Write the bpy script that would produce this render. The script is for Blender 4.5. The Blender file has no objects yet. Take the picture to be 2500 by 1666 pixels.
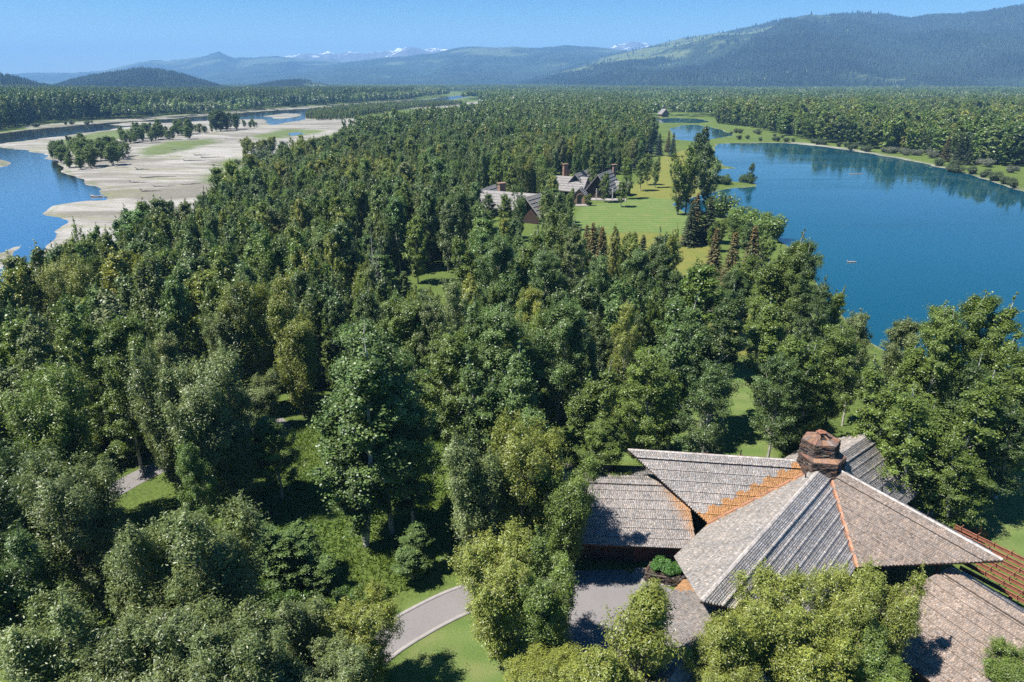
import bpy, math, random
import numpy as np
from mathutils import Vector, Matrix

R_ = math.radians
SC = bpy.context.scene
COL = SC.collection

# ------------------------------------------------------------------ camera
CAM_H = 45.0
FPX = 2500 * 24 / 36
PITCH = math.atan((833 - 195) / FPX)
cam_d = bpy.data.cameras.new('camera')
cam_d.lens = 24
cam_d.sensor_width = 36
cam_d.clip_start = 0.5
cam_d.clip_end = 80000
cam = bpy.data.objects.new('camera', cam_d)
COL.objects.link(cam)
cam.location = (0, 0, CAM_H)
cam.rotation_euler = (math.pi / 2 - PITCH, 0, 0)
SC.camera = cam

# ------------------------------------------------------------------ sky and sun
SUN_EL = R_(59)
SUN_AZ = R_(-106)            # compass bearing from +Y, clockwise: the sun stands at the left
world = bpy.data.worlds.new('World')
SC.world = world
world.use_nodes = True
wn = world.node_tree.nodes
wl = world.node_tree.links
sky = wn.new('ShaderNodeTexSky')
sky.sky_type = 'NISHITA'
sky.sun_disc = False
sky.sun_elevation = SUN_EL
sky.sun_rotation = SUN_AZ
sky.altitude = 2500
sky.air_density = 1.0
sky.dust_density = 0.1
sky.ozone_density = 1.0
hs = wn.new('ShaderNodeHueSaturation')
hs.inputs['Saturation'].default_value = 1.55
wl.new(sky.outputs[0], hs.inputs['Color'])
wl.new(hs.outputs[0], wn['Background'].inputs[0])
wn['Background'].inputs[1].default_value = 0.06
sun_d = bpy.data.lights.new('sun', 'SUN')
sun_d.energy = 5.0
sun_d.angle = R_(0.53)
sun_d.color = (1.0, 0.97, 0.91)
sun = bpy.data.objects.new('sun', sun_d)
COL.objects.link(sun)
sdir = Vector((math.sin(SUN_AZ) * math.cos(SUN_EL), math.cos(SUN_AZ) * math.cos(SUN_EL), math.sin(SUN_EL)))
sun.rotation_euler = sdir.to_track_quat('Z', 'Y').to_euler()
sun.location = (0, 0, 200)

SC.view_settings.view_transform = 'Standard'
SC.view_settings.look = 'None'
SC.view_settings.gamma = 1
SC.view_settings.exposure = 1.12
SC.render.engine = 'CYCLES'
cy = SC.cycles
cy.max_bounces = 6
cy.diffuse_bounces = 3
cy.glossy_bounces = 3
cy.transmission_bounces = 4
cy.transparent_max_bounces = 8
cy.volume_bounces = 0
cy.caustics_reflective = False
cy.caustics_refractive = False
cy.sample_clamp_indirect = 4.0
cy.use_denoising = False
cy.use_adaptive_sampling = True
cy.adaptive_threshold = 0.015

# ------------------------------------------------------------------ helpers
sP, cP = math.sin(PITCH), math.cos(PITCH)


def P(u, v, z=0.0):
    """point of the place at height z seen at position u, v of the 2500 wide photograph"""
    x = (u - 1250) / FPX
    y = (v - 833) / FPX
    f = cP - y * sP
    d = sP + y * cP
    t = (CAM_H - z) / d
    return np.array([x * t, f * t, z])


def proj(p):
    x, y, z = p[..., 0], p[..., 1], p[..., 2] - CAM_H
    dep = y * cP - z * sP
    up = y * sP + z * cP
    dep = np.where(dep < 0.1, 0.1, dep)
    return 1250 + FPX * x / dep, 833 - FPX * up / dep


def crop(x0, y0, s):
    return lambda x, y, z=0.0: P(x0 + x * s, y0 + y * s, z)


def hash2(ix, iy, seed):
    h = (ix.astype(np.int64) * 374761393 + iy.astype(np.int64) * 668265263 + seed * 69069) & 0xffffffff
    h = ((h ^ (h >> 13)) * 1274126177) & 0xffffffff
    h = h ^ (h >> 16)
    return (h & 0xffff) / 65535.0


def vnoise(x, y, seed=0):
    ix = np.floor(x)
    iy = np.floor(y)
    fx = x - ix
    fy = y - iy
    fx = fx * fx * (3 - 2 * fx)
    fy = fy * fy * (3 - 2 * fy)
    a = hash2(ix, iy, seed)
    b = hash2(ix + 1, iy, seed)
    c = hash2(ix, iy + 1, seed)
    d = hash2(ix + 1, iy + 1, seed)
    return (a * (1 - fx) + b * fx) * (1 - fy) + (c * (1 - fx) + d * fx) * fy


def fbm(x, y, seed=0, octv=4):
    s = 0
    a = 0.5
    for o in range(octv):
        s = s + a * vnoise(x * 2 ** o, y * 2 ** o, seed + o * 17)
        a *= 0.5
    return s / (1 - 0.5 ** octv) - 0.5


def inside(poly, x, y):
    r = np.zeros(np.shape(x), bool)
    n = len(poly)
    for i in range(n):
        x1, y1 = poly[i][0], poly[i][1]
        x2, y2 = poly[(i + 1) % n][0], poly[(i + 1) % n][1]
        if y1 == y2:
            continue
        c = ((y1 > y) != (y2 > y)) & (x < (x2 - x1) * (y - y1) / (y2 - y1) + x1)
        r ^= c
    return r


def sdist(poly, x, y):
    """positive outside the polygon"""
    best = np.full(np.shape(x), 1e18)
    n = len(poly)
    for i in range(n):
        x1, y1 = poly[i][0], poly[i][1]
        dx, dy = poly[(i + 1) % n][0] - x1, poly[(i + 1) % n][1] - y1
        L = dx * dx + dy * dy + 1e-9
        t = np.clip(((x - x1) * dx + (y - y1) * dy) / L, 0, 1)
        best = np.minimum(best, (x1 + t * dx - x) ** 2 + (y1 + t * dy - y) ** 2)
    d = np.sqrt(best)
    return np.where(inside(poly, x, y), -d, d)


def gpoly(pts, z=0.0, s=1.0, ox=0, oy=0):
    return [P(ox + a * s, oy + b * s, z)[:2] for a, b in pts]


def mesh_np(name, V, F, cols=None, attr='Col', smooth=False):
    """V (n,3), F (m,k) array or list of arrays; cols per face (m,3) or per vertex"""
    V = np.asarray(V, np.float32)
    Fs = F if isinstance(F, list) else [F]
    Fs = [np.asarray(f, np.int32) for f in Fs if len(f)]
    me = bpy.data.meshes.new(name)
    me.vertices.add(len(V))
    me.vertices.foreach_set('co', V.ravel())
    loops = np.concatenate([f.ravel() for f in Fs])
    cnt = np.concatenate([np.full(len(f), f.shape[1], np.int32) for f in Fs])
    start = np.concatenate([[0], np.cumsum(cnt)[:-1]]).astype(np.int32)
    me.loops.add(len(loops))
    me.loops.foreach_set('vertex_index', loops)
    me.polygons.add(len(cnt))
    me.polygons.foreach_set('loop_start', start)
    me.polygons.foreach_set('loop_total', cnt)
    if smooth:
        me.polygons.foreach_set('use_smooth', np.ones(len(cnt), bool))
    me.update(calc_edges=True)
    if cols is not None:
        cols = np.asarray(cols, np.float32)
        dom = 'POINT' if len(cols) == len(V) else 'FACE'
        a = me.attributes.new(attr, 'FLOAT_COLOR', dom)
        if cols.shape[1] == 3:
            cols = np.concatenate([cols, np.ones((len(cols), 1), np.float32)], 1)
        a.data.foreach_set('color', cols.ravel())
    return me


def link(name, data, mat=None, parent=None, loc=None):
    o = bpy.data.objects.new(name, data)
    COL.objects.link(o)
    if mat is not None and data is not None:
        if not data.materials:
            data.materials.append(mat)
    if parent is not None:
        o.parent = parent
    if loc is not None:
        o.location = loc
    return o


def tag(o, label=None, cat=None, group=None, kind=None):
    if label:
        o['label'] = label
    if cat:
        o['category'] = cat
    if group:
        o['group'] = group
    if kind:
        o['kind'] = kind
    return o


def thing(name, label, cat, loc=(0, 0, 0), group=None, rz=0.0):
    o = bpy.data.objects.new(name, None)
    o.empty_display_size = 0.5
    COL.objects.link(o)
    o.location = loc
    o.rotation_euler = (0, 0, rz)
    return tag(o, label, cat, group)


class MB:
    """collects simple solids into one mesh"""

    def __init__(self):
        self.v = []
        self.f = []
        self.c = []
        self.n = 0

    def add(self, V, F, col=(1, 1, 1)):
        self.v.extend([tuple(p) for p in V])
        for f in F:
            self.f.append([i + self.n for i in f])
            self.c.append(col)
        self.n += len(V)
        return self

    def box(self, c, size, rz=0.0, col=(1, 1, 1), taper=1.0):
        x, y, z = size[0] / 2, size[1] / 2, size[2] / 2
        cs, sn = math.cos(rz), math.sin(rz)
        V = []
        for dz, k in ((-z, 1.0), (z, taper)):
            for dx, dy in ((-x, -y), (x, -y), (x, y), (-x, y)):
                dx *= k
                dy *= k
                V.append((c[0] + dx * cs - dy * sn, c[1] + dx * sn + dy * cs, c[2] + dz))
        return self.add(V, [(3, 2, 1, 0), (4, 5, 6, 7), (0, 1, 5, 4), (1, 2, 6, 5), (2, 3, 7, 6), (3, 0, 4, 7)], col)

    def bar(self, a, b, w, h, col=(1, 1, 1), up=(0, 0, 1)):
        a = Vector(a)
        b = Vector(b)
        d = (b - a).normalized()
        s = d.cross(Vector(up))
        if s.length < 1e-4:
            s = Vector((1, 0, 0))
        s.normalize()
        n = s.cross(d)
        V = []
        for p in (a, b):
            for i, j in ((-1, -1), (1, -1), (1, 1), (-1, 1)):
                V.append(p + s * (w / 2 * i) + n * (h / 2 * j))
        return self.add(V, [(0, 1, 2, 3), (7, 6, 5, 4), (4, 5, 1, 0), (5, 6, 2, 1), (6, 7, 3, 2), (7, 4, 0, 3)], col)

    def prism(self, poly, z0, z1, col=(1, 1, 1)):
        """poly counter-clockwise list of x, y; z0, z1 numbers or lists"""
        n = len(poly)
        a = z0 if hasattr(z0, '__len__') else [z0] * n
        b = z1 if hasattr(z1, '__len__') else [z1] * n
        V = [(p[0], p[1], a[i]) for i, p in enumerate(poly)] + [(p[0], p[1], b[i]) for i, p in enumerate(poly)]
        F = [tuple(range(n - 1, -1, -1)), tuple(range(n, 2 * n))]
        for i in range(n):
            j = (i + 1) % n
            F.append((i, j, n + j, n + i))
        return self.add(V, F, col)

    def tube(self, pts, rad, sides=6, col=(1, 1, 1)):
        V, F = tube_np(np.array(pts, float), np.array(rad, float), sides)
        return self.add(V, [tuple(int(i) for i in f) for f in F], col)

    def build(self, name, mat, parent=None, loc=None):
        me = bpy.data.meshes.new(name)
        me.from_pydata([tuple(p) for p in self.v], [], self.f)
        a = me.attributes.new('Col', 'FLOAT_COLOR', 'FACE')
        cc = np.ones((len(self.f), 4), np.float32)
        cc[:, :3] = np.array(self.c, np.float32)
        a.data.foreach_set('color', cc.ravel())
        me.update()
        return link(name, me, mat, parent, loc)


def tube_np(pts, rad, sides=5):
    n = len(pts)
    d = np.gradient(pts, axis=0)
    d /= np.linalg.norm(d, axis=1)[:, None] + 1e-9
    ref = np.where(np.abs(d[:, 2:3]) > 0.9, np.array([[1.0, 0, 0]]), np.array([[0, 0, 1.0]]))
    a = np.cross(d, ref)
    a /= np.linalg.norm(a, axis=1)[:, None] + 1e-9
    b = np.cross(d, a)
    th = np.arange(sides) * 2 * math.pi / sides
    V = pts[:, None, :] + rad[:, None, None] * (a[:, None, :] * np.cos(th)[None, :, None] + b[:, None, :] * np.sin(th)[None, :, None])
    V = V.reshape(-1, 3)
    i = np.arange(n - 1)[:, None] * sides
    j = np.arange(sides)[None, :]
    k = (j + 1) % sides
    F = np.stack([i + j, i + k, i + sides + k, i + sides + j], -1).reshape(-1, 4)
    return V, F


# ------------------------------------------------------------------ materials
def new_mat(name):
    m = bpy.data.materials.new(name)
    m.use_nodes = True
    nt = m.node_tree
    nt.nodes.clear()
    out = nt.nodes.new('ShaderNodeOutputMaterial')
    return m, nt, out


class N:
    def __init__(self, nt):
        self.nt = nt

    def node(self, t, **kw):
        n = self.nt.nodes.new(t)
        for k, v in kw.items():
            setattr(n, k, v)
        return n

    def lk(self, a, b):
        self.nt.links.new(a, b)

    def inp(self, n, k, v):
        if hasattr(v, 'is_linked') or isinstance(v, bpy.types.NodeSocket):
            self.lk(v, n.inputs[k])
        else:
            if isinstance(v, (tuple, list)) and len(v) == 3 and n.inputs[k].type == 'RGBA':
                v = (*v, 1)
            n.inputs[k].default_value = v

    def noise(self, scale, detail=4, rough=0.6, vec=None, out='Fac', dist=0.0):
        n = self.node('ShaderNodeTexNoise')
        n.inputs['Scale'].default_value = scale
        n.inputs['Detail'].default_value = detail
        n.inputs['Roughness'].default_value = rough
        n.inputs['Distortion'].default_value = dist
        if vec is not None:
            self.lk(vec, n.inputs['Vector'])
        return n.outputs[out]

    def ramp(self, fac, stops):
        n = self.node('ShaderNodeValToRGB')
        cr = n.color_ramp
        while len(cr.elements) < len(stops):
            cr.elements.new(0.5)
        for e, (p, c) in zip(cr.elements, stops):
            e.position = p
            e.color = (*c, 1) if len(c) == 3 else c
        self.lk(fac, n.inputs[0])
        return n.outputs[0]

    def mix(self, fac, a, b, mode='MIX'):
        n = self.node('ShaderNodeMix', data_type='RGBA', blend_type=mode)
        self.inp(n, 0, fac)
        self.inp(n, 6, a)
        self.inp(n, 7, b)
        return n.outputs[2]

    def math(self, op, a, b=0.0, clamp=False):
        n = self.node('ShaderNodeMath', operation=op, use_clamp=clamp)
        self.inp(n, 0, a)
        self.inp(n, 1, b)
        return n.outputs[0]

    def attr(self, name, typ='GEOMETRY'):
        return self.node('ShaderNodeAttribute', attribute_name=name, attribute_type=typ)

    def pos(self):
        return self.node('ShaderNodeNewGeometry').outputs['Position']

    def bump(self, h, strength=0.3, dist=0.1):
        n = self.node('ShaderNodeBump')
        n.inputs['Strength'].default_value = strength
        n.inputs['Distance'].default_value = dist
        self.lk(h, n.inputs['Height'])
        return n.outputs[0]

    def bsdf(self, col, rough=0.8, normal=None, spec=0.3, metal=0.0):
        n = self.node('ShaderNodeBsdfPrincipled')
        self.inp(n, 'Base Color', col)
        self.inp(n, 'Roughness', rough)
        n.inputs['Specular IOR Level'].default_value = spec
        n.inputs['Metallic'].default_value = metal
        if normal is not None:
            self.lk(normal, n.inputs['Normal'])
        return n.outputs[0]


MAT = {}


def simple(name, col, rough=0.8, nscale=3.0, var=0.25, bump=0.15, spec=0.3, metal=0.0, attr=False):
    m, nt, out = new_mat(name)
    g = N(nt)
    f = g.noise(nscale, 5, 0.65, g.pos())
    lo = tuple(c * (1 - var) for c in col)
    hi = tuple(min(1, c * (1 + var)) for c in col)
    c = g.ramp(f, [(0.3, lo), (0.7, hi)])
    if attr:
        c = g.mix(1.0, c, g.attr('Col').outputs['Color'], 'MULTIPLY')
    b = g.bump(g.noise(nscale * 6, 3, 0.6, g.pos()), bump, 0.03)
    g.lk(g.bsdf(c, rough, b, spec, metal), out.inputs[0])
    MAT[name] = m
    return m


def foliage_mat(name, tint='OBJECT', transl=0.34, spec=0.5, rough=0.42):
    m, nt, out = new_mat(name)
    g = N(nt)
    if tint == 'OBJECT':
        t = g.node('ShaderNodeObjectInfo').outputs['Color']
    else:
        t = g.attr('tint', 'INSTANCER').outputs['Color']
    c = g.mix(1.0, t, g.attr('Col').outputs['Color'], 'MULTIPLY')
    b = g.bsdf(c, rough, None, spec)
    tr = g.node('ShaderNodeBsdfTranslucent')
    g.lk(g.mix(1.0, c, (1.15, 1.25, 0.55), 'MULTIPLY'), tr.inputs[0])
    mx = g.node('ShaderNodeMixShader')
    mx.inputs[0].default_value = transl
    g.lk(b, mx.inputs[1])
    g.lk(tr.outputs[0], mx.inputs[2])
    g.lk(mx.outputs[0], out.inputs[0])
    MAT[name] = m
    return m


foliage_mat('leaf')
foliage_mat('leaf_far', 'INST')
foliage_mat('needle', transl=0.1, spec=0.25, rough=0.6)
foliage_mat('needle_far', 'INST', transl=0.08, spec=0.2, rough=0.7)


def bark_mat(name, lo, hi):
    m, nt, out = new_mat(name)
    g = N(nt)
    tc = g.node('ShaderNodeTexCoord').outputs['Object']
    mp = g.node('ShaderNodeMapping')
    mp.inputs['Scale'].default_value = (3, 3, 1.2)
    g.lk(tc, mp.inputs[0])
    f = g.noise(2.0, 5, 0.7, mp.outputs[0])
    c = g.ramp(f, [(0.36, lo), (0.5, hi), (0.8, hi)])
    g.lk(g.bsdf(c, 0.85, g.bump(f, 0.4, 0.03)), out.inputs[0])
    MAT[name] = m


bark_mat('bark_aspen', (0.10, 0.09, 0.075), (0.44, 0.42, 0.37))
bark_mat('bark_grey', (0.06, 0.05, 0.04), (0.22, 0.19, 0.155))
bark_mat('bark_spruce', (0.03, 0.022, 0.016), (0.09, 0.065, 0.045))

simple('copper', (0.33, 0.165, 0.10), 0.6, 2.5, 0.45, 0.1, 0.4, 0.3)
simple('lead_pipe', (0.03, 0.03, 0.032), 0.5, 5.0, 0.2)
simple('fascia', (0.085, 0.055, 0.04), 0.8, 3.0, 0.3)
simple('wall_wood', (0.16, 0.055, 0.03), 0.7, 2.0, 0.3)
simple('wall_dark', (0.05, 0.032, 0.024), 0.7, 2.0, 0.3)
simple('rust_steel', (0.22, 0.088, 0.05), 0.75, 3.0, 0.35)
simple('stone', (0.9, 0.9, 0.9), 0.85, 6.0, 0.3, 0.4, attr=True)
simple('orange_wood', (0.5, 0.17, 0.02), 0.6, 4.0, 0.2)
simple('concrete', (0.27, 0.245, 0.23), 0.85, 1.2, 0.14)
simple('soil', (0.06, 0.045, 0.03), 0.95, 4.0, 0.3)
simple('driftwood', (0.27, 0.245, 0.215), 0.9, 2.0, 0.35)
simple('white_trim', (0.5, 0.47, 0.43), 0.7, 2.0, 0.15)
simple('glass_dark', (0.012, 0.014, 0.016), 0.08, 2.0, 0.1, 0.0, 0.6)
simple('roof_far', (0.22, 0.205, 0.195), 0.9, 1.5, 0.3)
simple('wall_far_wood', (0.045, 0.028, 0.02), 0.8, 1.0, 0.3)
simple('wall_red_wood', (0.17, 0.062, 0.04), 0.8, 1.0, 0.3)
simple('white_paint', (0.8, 0.79, 0.76), 0.5, 2.0, 0.05)
simple('stone_far', (0.22, 0.14, 0.10), 0.9, 0.9, 0.4, 0.4)


def shingle_mat():
    m, nt, out = new_mat('shingle')
    g = N(nt)
    p = g.pos()
    f = g.noise(0.35, 4, 0.6, p)
    f2 = g.noise(14.0, 3, 0.6, p)
    c = g.mix(1.0, g.attr('Col').outputs['Color'], g.ramp(f, [(0.3, (0.8, 0.79, 0.78)), (0.7, (1.12, 1.08, 1.04))]), 'MULTIPLY')
    c = g.mix(1.0, c, g.ramp(f2, [(0.3, (0.75, 0.75, 0.75)), (0.7, (1.2, 1.2, 1.2))]), 'MULTIPLY')
    g.lk(g.bsdf(c, 0.85, g.bump(f2, 0.3, 0.01), 0.25), out.inputs[0])
    MAT['shingle'] = m


shingle_mat()


def asphalt_mat():
    m, nt, out = new_mat('asphalt')
    g = N(nt)
    p = g.pos()
    f = g.noise(0.25, 5, 0.65, p)
    f2 = g.noise(22.0, 2, 0.6, p)
    c = g.ramp(f, [(0.3, (0.15, 0.134, 0.13)), (0.7, (0.20, 0.182, 0.177))])
    c = g.mix(0.6, c, g.ramp(f2, [(0.3, (0.10, 0.09, 0.088)), (0.7, (0.25, 0.235, 0.23))]))
    g.lk(g.bsdf(c, 0.9, g.bump(f2, 0.3, 0.01), 0.3), out.inputs[0])
    MAT['asphalt'] = m


asphalt_mat()


def ground_mat():
    m, nt, out = new_mat('ground')
    g = N(nt)
    p = g.pos()
    mk = g.attr('mask')
    sep = g.node('ShaderNodeSeparateColor')
    g.lk(mk.outputs['Color'], sep.inputs[0])
    alpha = mk.outputs['Alpha']
    big = g.noise(0.02, 4, 0.6, p)
    mid = g.noise(0.22, 5, 0.65, p)
    fin = g.noise(2.6, 4, 0.7, p)
    vf = g.noise(9.0, 3, 0.7, p)
    # wild grass and litter under the trees
    grass = g.ramp(mid, [(0.28, (0.050, 0.075, 0.016)), (0.5, (0.085, 0.135, 0.025)), (0.75, (0.14, 0.165, 0.042))])
    grass = g.mix(0.7, grass, g.ramp(fin, [(0.3, (0.035, 0.06, 0.013)), (0.7, (0.15, 0.2, 0.05))]))
    grass = g.mix(1.0, grass, g.ramp(big, [(0.3, (0.85, 0.85, 0.85)), (0.7, (1.15, 1.1, 1.0))]), 'MULTIPLY')
    # mown lawn with faint stripes
    wv = g.node('ShaderNodeTexWave', wave_type='BANDS', bands_direction='Y')
    wv.inputs['Scale'].default_value = 0.085
    wv.inputs['Distortion'].default_value = 1.2
    wv.inputs['Detail'].default_value = 1.5
    g.lk(p, wv.inputs['Vector'])
    lawn = g.mix(wv.outputs['Fac'], (0.095, 0.145, 0.036), (0.150, 0.190, 0.058))
    lawn = g.mix(0.45, lawn, g.ramp(vf, [(0.3, (0.055, 0.10, 0.022)), (0.7, (0.15, 0.215, 0.06))]))
    lawn = g.mix(g.ramp(mid, [(0.5, (0, 0, 0)), (0.75, (0.55, 0.55, 0.55))]), lawn, (0.22, 0.195, 0.085))
    # dry golden meadow
    gold = g.ramp(fin, [(0.3, (0.12, 0.13, 0.026)), (0.5, (0.17, 0.165, 0.038)), (0.75, (0.23, 0.2, 0.06))])
    gold = g.mix(g.ramp(mid, [(0.4, (0, 0, 0)), (0.7, (0.6, 0.6, 0.6))]), gold, (0.10, 0.145, 0.03))
    # river gravel
    grav = g.ramp(mid, [(0.25, (0.19, 0.175, 0.155)), (0.5, (0.29, 0.272, 0.245)), (0.75, (0.38, 0.36, 0.33))])
    grav = g.mix(0.5, grav, g.ramp(fin, [(0.35, (0.15, 0.135, 0.115)), (0.65, (0.42, 0.395, 0.355))]))
    gm = g.node('ShaderNodeMapping')
    gm.inputs['Scale'].default_value = (0.35, 1.0, 1)
    gm.inputs['Rotation'].default_value = (0, 0, R_(-35))
    g.lk(p, gm.inputs[0])
    weed = g.ramp(g.noise(0.06, 6, 0.72, gm.outputs[0], dist=0.8), [(0.52, (0, 0, 0)), (0.66, (0.7, 0.7, 0.7))])
    silt = g.ramp(g.noise(0.03, 5, 0.65, gm.outputs[0], dist=1.2), [(0.42, (0.62, 0.6, 0.56)), (0.58, (1.1, 1.1, 1.1))])
    grav = g.mix(1.0, grav, silt, 'MULTIPLY')
    grav = g.mix(weed, grav, (0.17, 0.175, 0.07))
    c = g.mix(sep.outputs[2], grass, gold)
    c = g.mix(sep.outputs[1], c, lawn)
    c = g.mix(sep.outputs[0], c, grav)
    # wet bed under water
    c = g.mix(alpha, c, (0.075, 0.062, 0.042))
    h = g.math('ADD', fin, vf)
    g.lk(g.bsdf(c, 0.95, g.bump(h, 0.6, 0.25), 0.15), out.inputs[0])
    MAT['ground'] = m


ground_mat()


def lake_mat():
    m, nt, out = new_mat('lake')
    g = N(nt)
    p = g.pos()
    f = g.noise(0.006, 3, 0.5, p)
    c = g.ramp(f, [(0.3, (0.003, 0.040, 0.064)), (0.7, (0.006, 0.060, 0.090))])
    mp = g.node('ShaderNodeMapping')
    mp.inputs['Scale'].default_value = (1.0, 1.7, 1)
    g.lk(p, mp.inputs[0])
    h = g.noise(1.1, 3, 0.6, mp.outputs[0])
    b = g.bump(h, 0.07, 0.04)
    s = g.node('ShaderNodeBsdfPrincipled')
    g.lk(c, s.inputs['Base Color'])
    mw = g.node('ShaderNodeMapping')
    mw.inputs['Scale'].default_value = (0.25, 1.0, 1)
    mw.inputs['Rotation'].default_value = (0, 0, R_(12))
    g.lk(p, mw.inputs[0])
    wnd = g.noise(0.03, 5, 0.65, mw.outputs[0], dist=0.8)
    g.lk(g.ramp(wnd, [(0.4, (0.025, 0.025, 0.025)), (0.65, (0.16, 0.16, 0.16))]), s.inputs['Roughness'])
    s.inputs['IOR'].default_value = 1.42
    s.inputs['Specular IOR Level'].default_value = 0.5
    g.lk(b, s.inputs['Normal'])
    g.lk(s.outputs[0], out.inputs[0])
    MAT['lake'] = m


lake_mat()


def river_mat():
    m, nt, out = new_mat('river')
    g = N(nt)
    p = g.pos()
    mp = g.node('ShaderNodeMapping')
    mp.inputs['Scale'].default_value = (0.5, 1.0, 1)
    mp.inputs['Rotation'].default_value = (0, 0, R_(-25))
    g.lk(p, mp.inputs[0])
    h = g.noise(0.9, 4, 0.65, mp.outputs[0])
    b = g.bump(h, 0.35, 0.12)
    tr = g.node('ShaderNodeBsdfTransparent')
    tr.inputs[0].default_value = (0.62, 0.74, 0.78, 1)
    df = g.node('ShaderNodeBsdfDiffuse')
    df.inputs[0].default_value = (0.055, 0.10, 0.15, 1)
    dep = g.attr('depth').outputs['Fac']
    mx = g.node('ShaderNodeMixShader')
    g.lk(g.ramp(dep, [(0.0, (0.15, 0.15, 0.15)), (0.55, (0.85, 0.85, 0.85))]), mx.inputs[0])
    g.lk(tr.outputs[0], mx.inputs[1])
    g.lk(df.outputs[0], mx.inputs[2])
    gl = g.node('ShaderNodeBsdfGlossy')
    gl.inputs['Roughness'].default_value = 0.12
    g.lk(b, gl.inputs['Normal'])
    fr = g.node('ShaderNodeFresnel')
    fr.inputs[0].default_value = 1.33
    g.lk(b, fr.inputs['Normal'])
    m2 = g.node('ShaderNodeMixShader')
    g.lk(fr.outputs[0], m2.inputs[0])
    g.lk(mx.outputs[0], m2.inputs[1])
    g.lk(gl.outputs[0], m2.inputs[2])
    g.lk(m2.outputs[0], out.inputs[0])
    MAT['river'] = m


river_mat()


def mountain_mat(name, forest, meadow, thr=0.56, rock=None, snow=None, sc=1.0):
    m, nt, out = new_mat(name)
    g = N(nt)
    p = g.pos()
    mp = g.node('ShaderNodeMapping')
    mp.inputs['Scale'].default_value = (sc, sc, sc * 1.5)
    g.lk(p, mp.inputs[0])
    v = mp.outputs[0]
    mk = g.attr('mask')
    sep = g.node('ShaderNodeSeparateColor')
    g.lk(mk.outputs['Color'], sep.inputs[0])
    f1 = g.noise(0.0022, 6, 0.62, v)
    f2 = g.noise(0.02, 4, 0.7, v)
    f3 = g.noise(0.09, 2, 0.7, v)
    k = g.math('ADD', sep.outputs[0], g.math('MULTIPLY', g.math('SUBTRACT', f1, 0.5), 2.2))
    k = g.math('ADD', k, g.math('MULTIPLY', g.math('SUBTRACT', f2, 0.5), 0.35))
    kk = g.ramp(k, [(0.42, (0, 0, 0)), (0.60, (1, 1, 1))])
    fo = g.mix(1.0, forest, g.ramp(f3, [(0.3, (0.4, 0.4, 0.4)), (0.7, (1.6, 1.6, 1.6))]), 'MULTIPLY')
    fo = g.mix(1.0, fo, g.ramp(g.noise(0.0045, 5, 0.6, v, dist=0.5), [(0.3, (0.55, 0.55, 0.55)), (0.7, (1.7, 1.6, 1.4))]), 'MULTIPLY')
    me = g.mix(1.0, meadow, g.ramp(f2, [(0.3, (0.7, 0.72, 0.7)), (0.7, (1.25, 1.2, 1.2))]), 'MULTIPLY')
    c = g.mix(kk, fo, me)
    if rock:
        rk = g.math('ADD', sep.outputs[1], g.math('MULTIPLY', g.math('SUBTRACT', f2, 0.5), 1.2))
        c = g.mix(g.ramp(rk, [(0.45, (0, 0, 0)), (0.6, (1, 1, 1))]), c, rock)
    if snow:
        sn = g.math('ADD', sep.outputs[2], g.math('MULTIPLY', g.math('SUBTRACT', g.noise(0.0032, 6, 0.72, p), 0.5), 2.2))
        c = g.mix(g.ramp(sn, [(0.5, (0, 0, 0)), (0.56, (1, 1, 1))]), c, snow)
    g.lk(g.bsdf(c, 0.95, g.bump(f3, 1.0, 12.0 / sc), 0.1), out.inputs[0])
    MAT[name] = m


mountain_mat('mountain_near', (0.026, 0.040, 0.026), (0.13, 0.16, 0.07), rock=(0.22, 0.19, 0.17))
mountain_mat('mountain_far', (0.026, 0.042, 0.032), (0.10, 0.13, 0.07), rock=(0.17, 0.16, 0.15), snow=(0.85, 0.86, 0.88), sc=0.6)
mountain_mat('hill', (0.028, 0.042, 0.022), (0.09, 0.115, 0.05), sc=2.0)

# ------------------------------------------------------------------ layout of the ground
K1 = 0.5312
LAKE = gpoly([(1755, 350), (1834, 349), (1914, 349), (1994, 355), (2068, 366), (2153, 380), (2233, 393), (2312, 412), (2365, 428),
              (2419, 443), (2500, 467), (2700, 530), (2950, 680), (3000, 950), (2700, 940), (2500, 905), (2330, 880), (2200, 862),
              (2140, 832), (2075, 770), (2030, 720), (1985, 660), (1930, 600), (1870, 562), (1800, 532), (1754, 514), (1720, 512),
              (1680, 516), (1648, 497), (1680, 484), (1744, 468), (1800, 459), (1852, 453), (1846, 445), (1790, 441), (1752, 428),
              (1744, 413), (1800, 410), (1768, 403), (1752, 385), (1749, 366)])
POND = gpoly([(1640, 312), (1668, 306), (1700, 304), (1735, 311), (1762, 317), (1790, 330), (1752, 336), (1700, 344), (1650, 340)])
POND2 = gpoly([(1575, 292), (1640, 288), (1700, 289), (1730, 296), (1700, 300), (1610, 299)])
RIVER = gpoly([(-120, 336), (0, 327), (69, 316), (154, 309), (266, 299), (425, 289), (515, 282), (637, 272), (797, 262), (903, 255),
               (1009, 247), (1070, 240), (1120, 233), (1150, 235), (1066, 250), (930, 261), (829, 263), (756, 270), (746, 291),
               (664, 304), (645, 291), (584, 291), (510, 294), (398, 301), (297, 312), (212, 323), (122, 335), (32, 347), (0, 351), (-120, 362)])
RIVER2 = gpoly([(-160, 372), (0, 358), (53, 366), (106, 374), (143, 409), (181, 433), (223, 451), (255, 473), (255, 486), (212, 487),
                (133, 500), (104, 523), (149, 537), (133, 563), (110, 600), (60, 660), (0, 730), (-150, 860), (-500, 860), (-500, 400)])
BAR_POOL = gpoly([(703, 325), (735, 322), (740, 327), (712, 330)])
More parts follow.
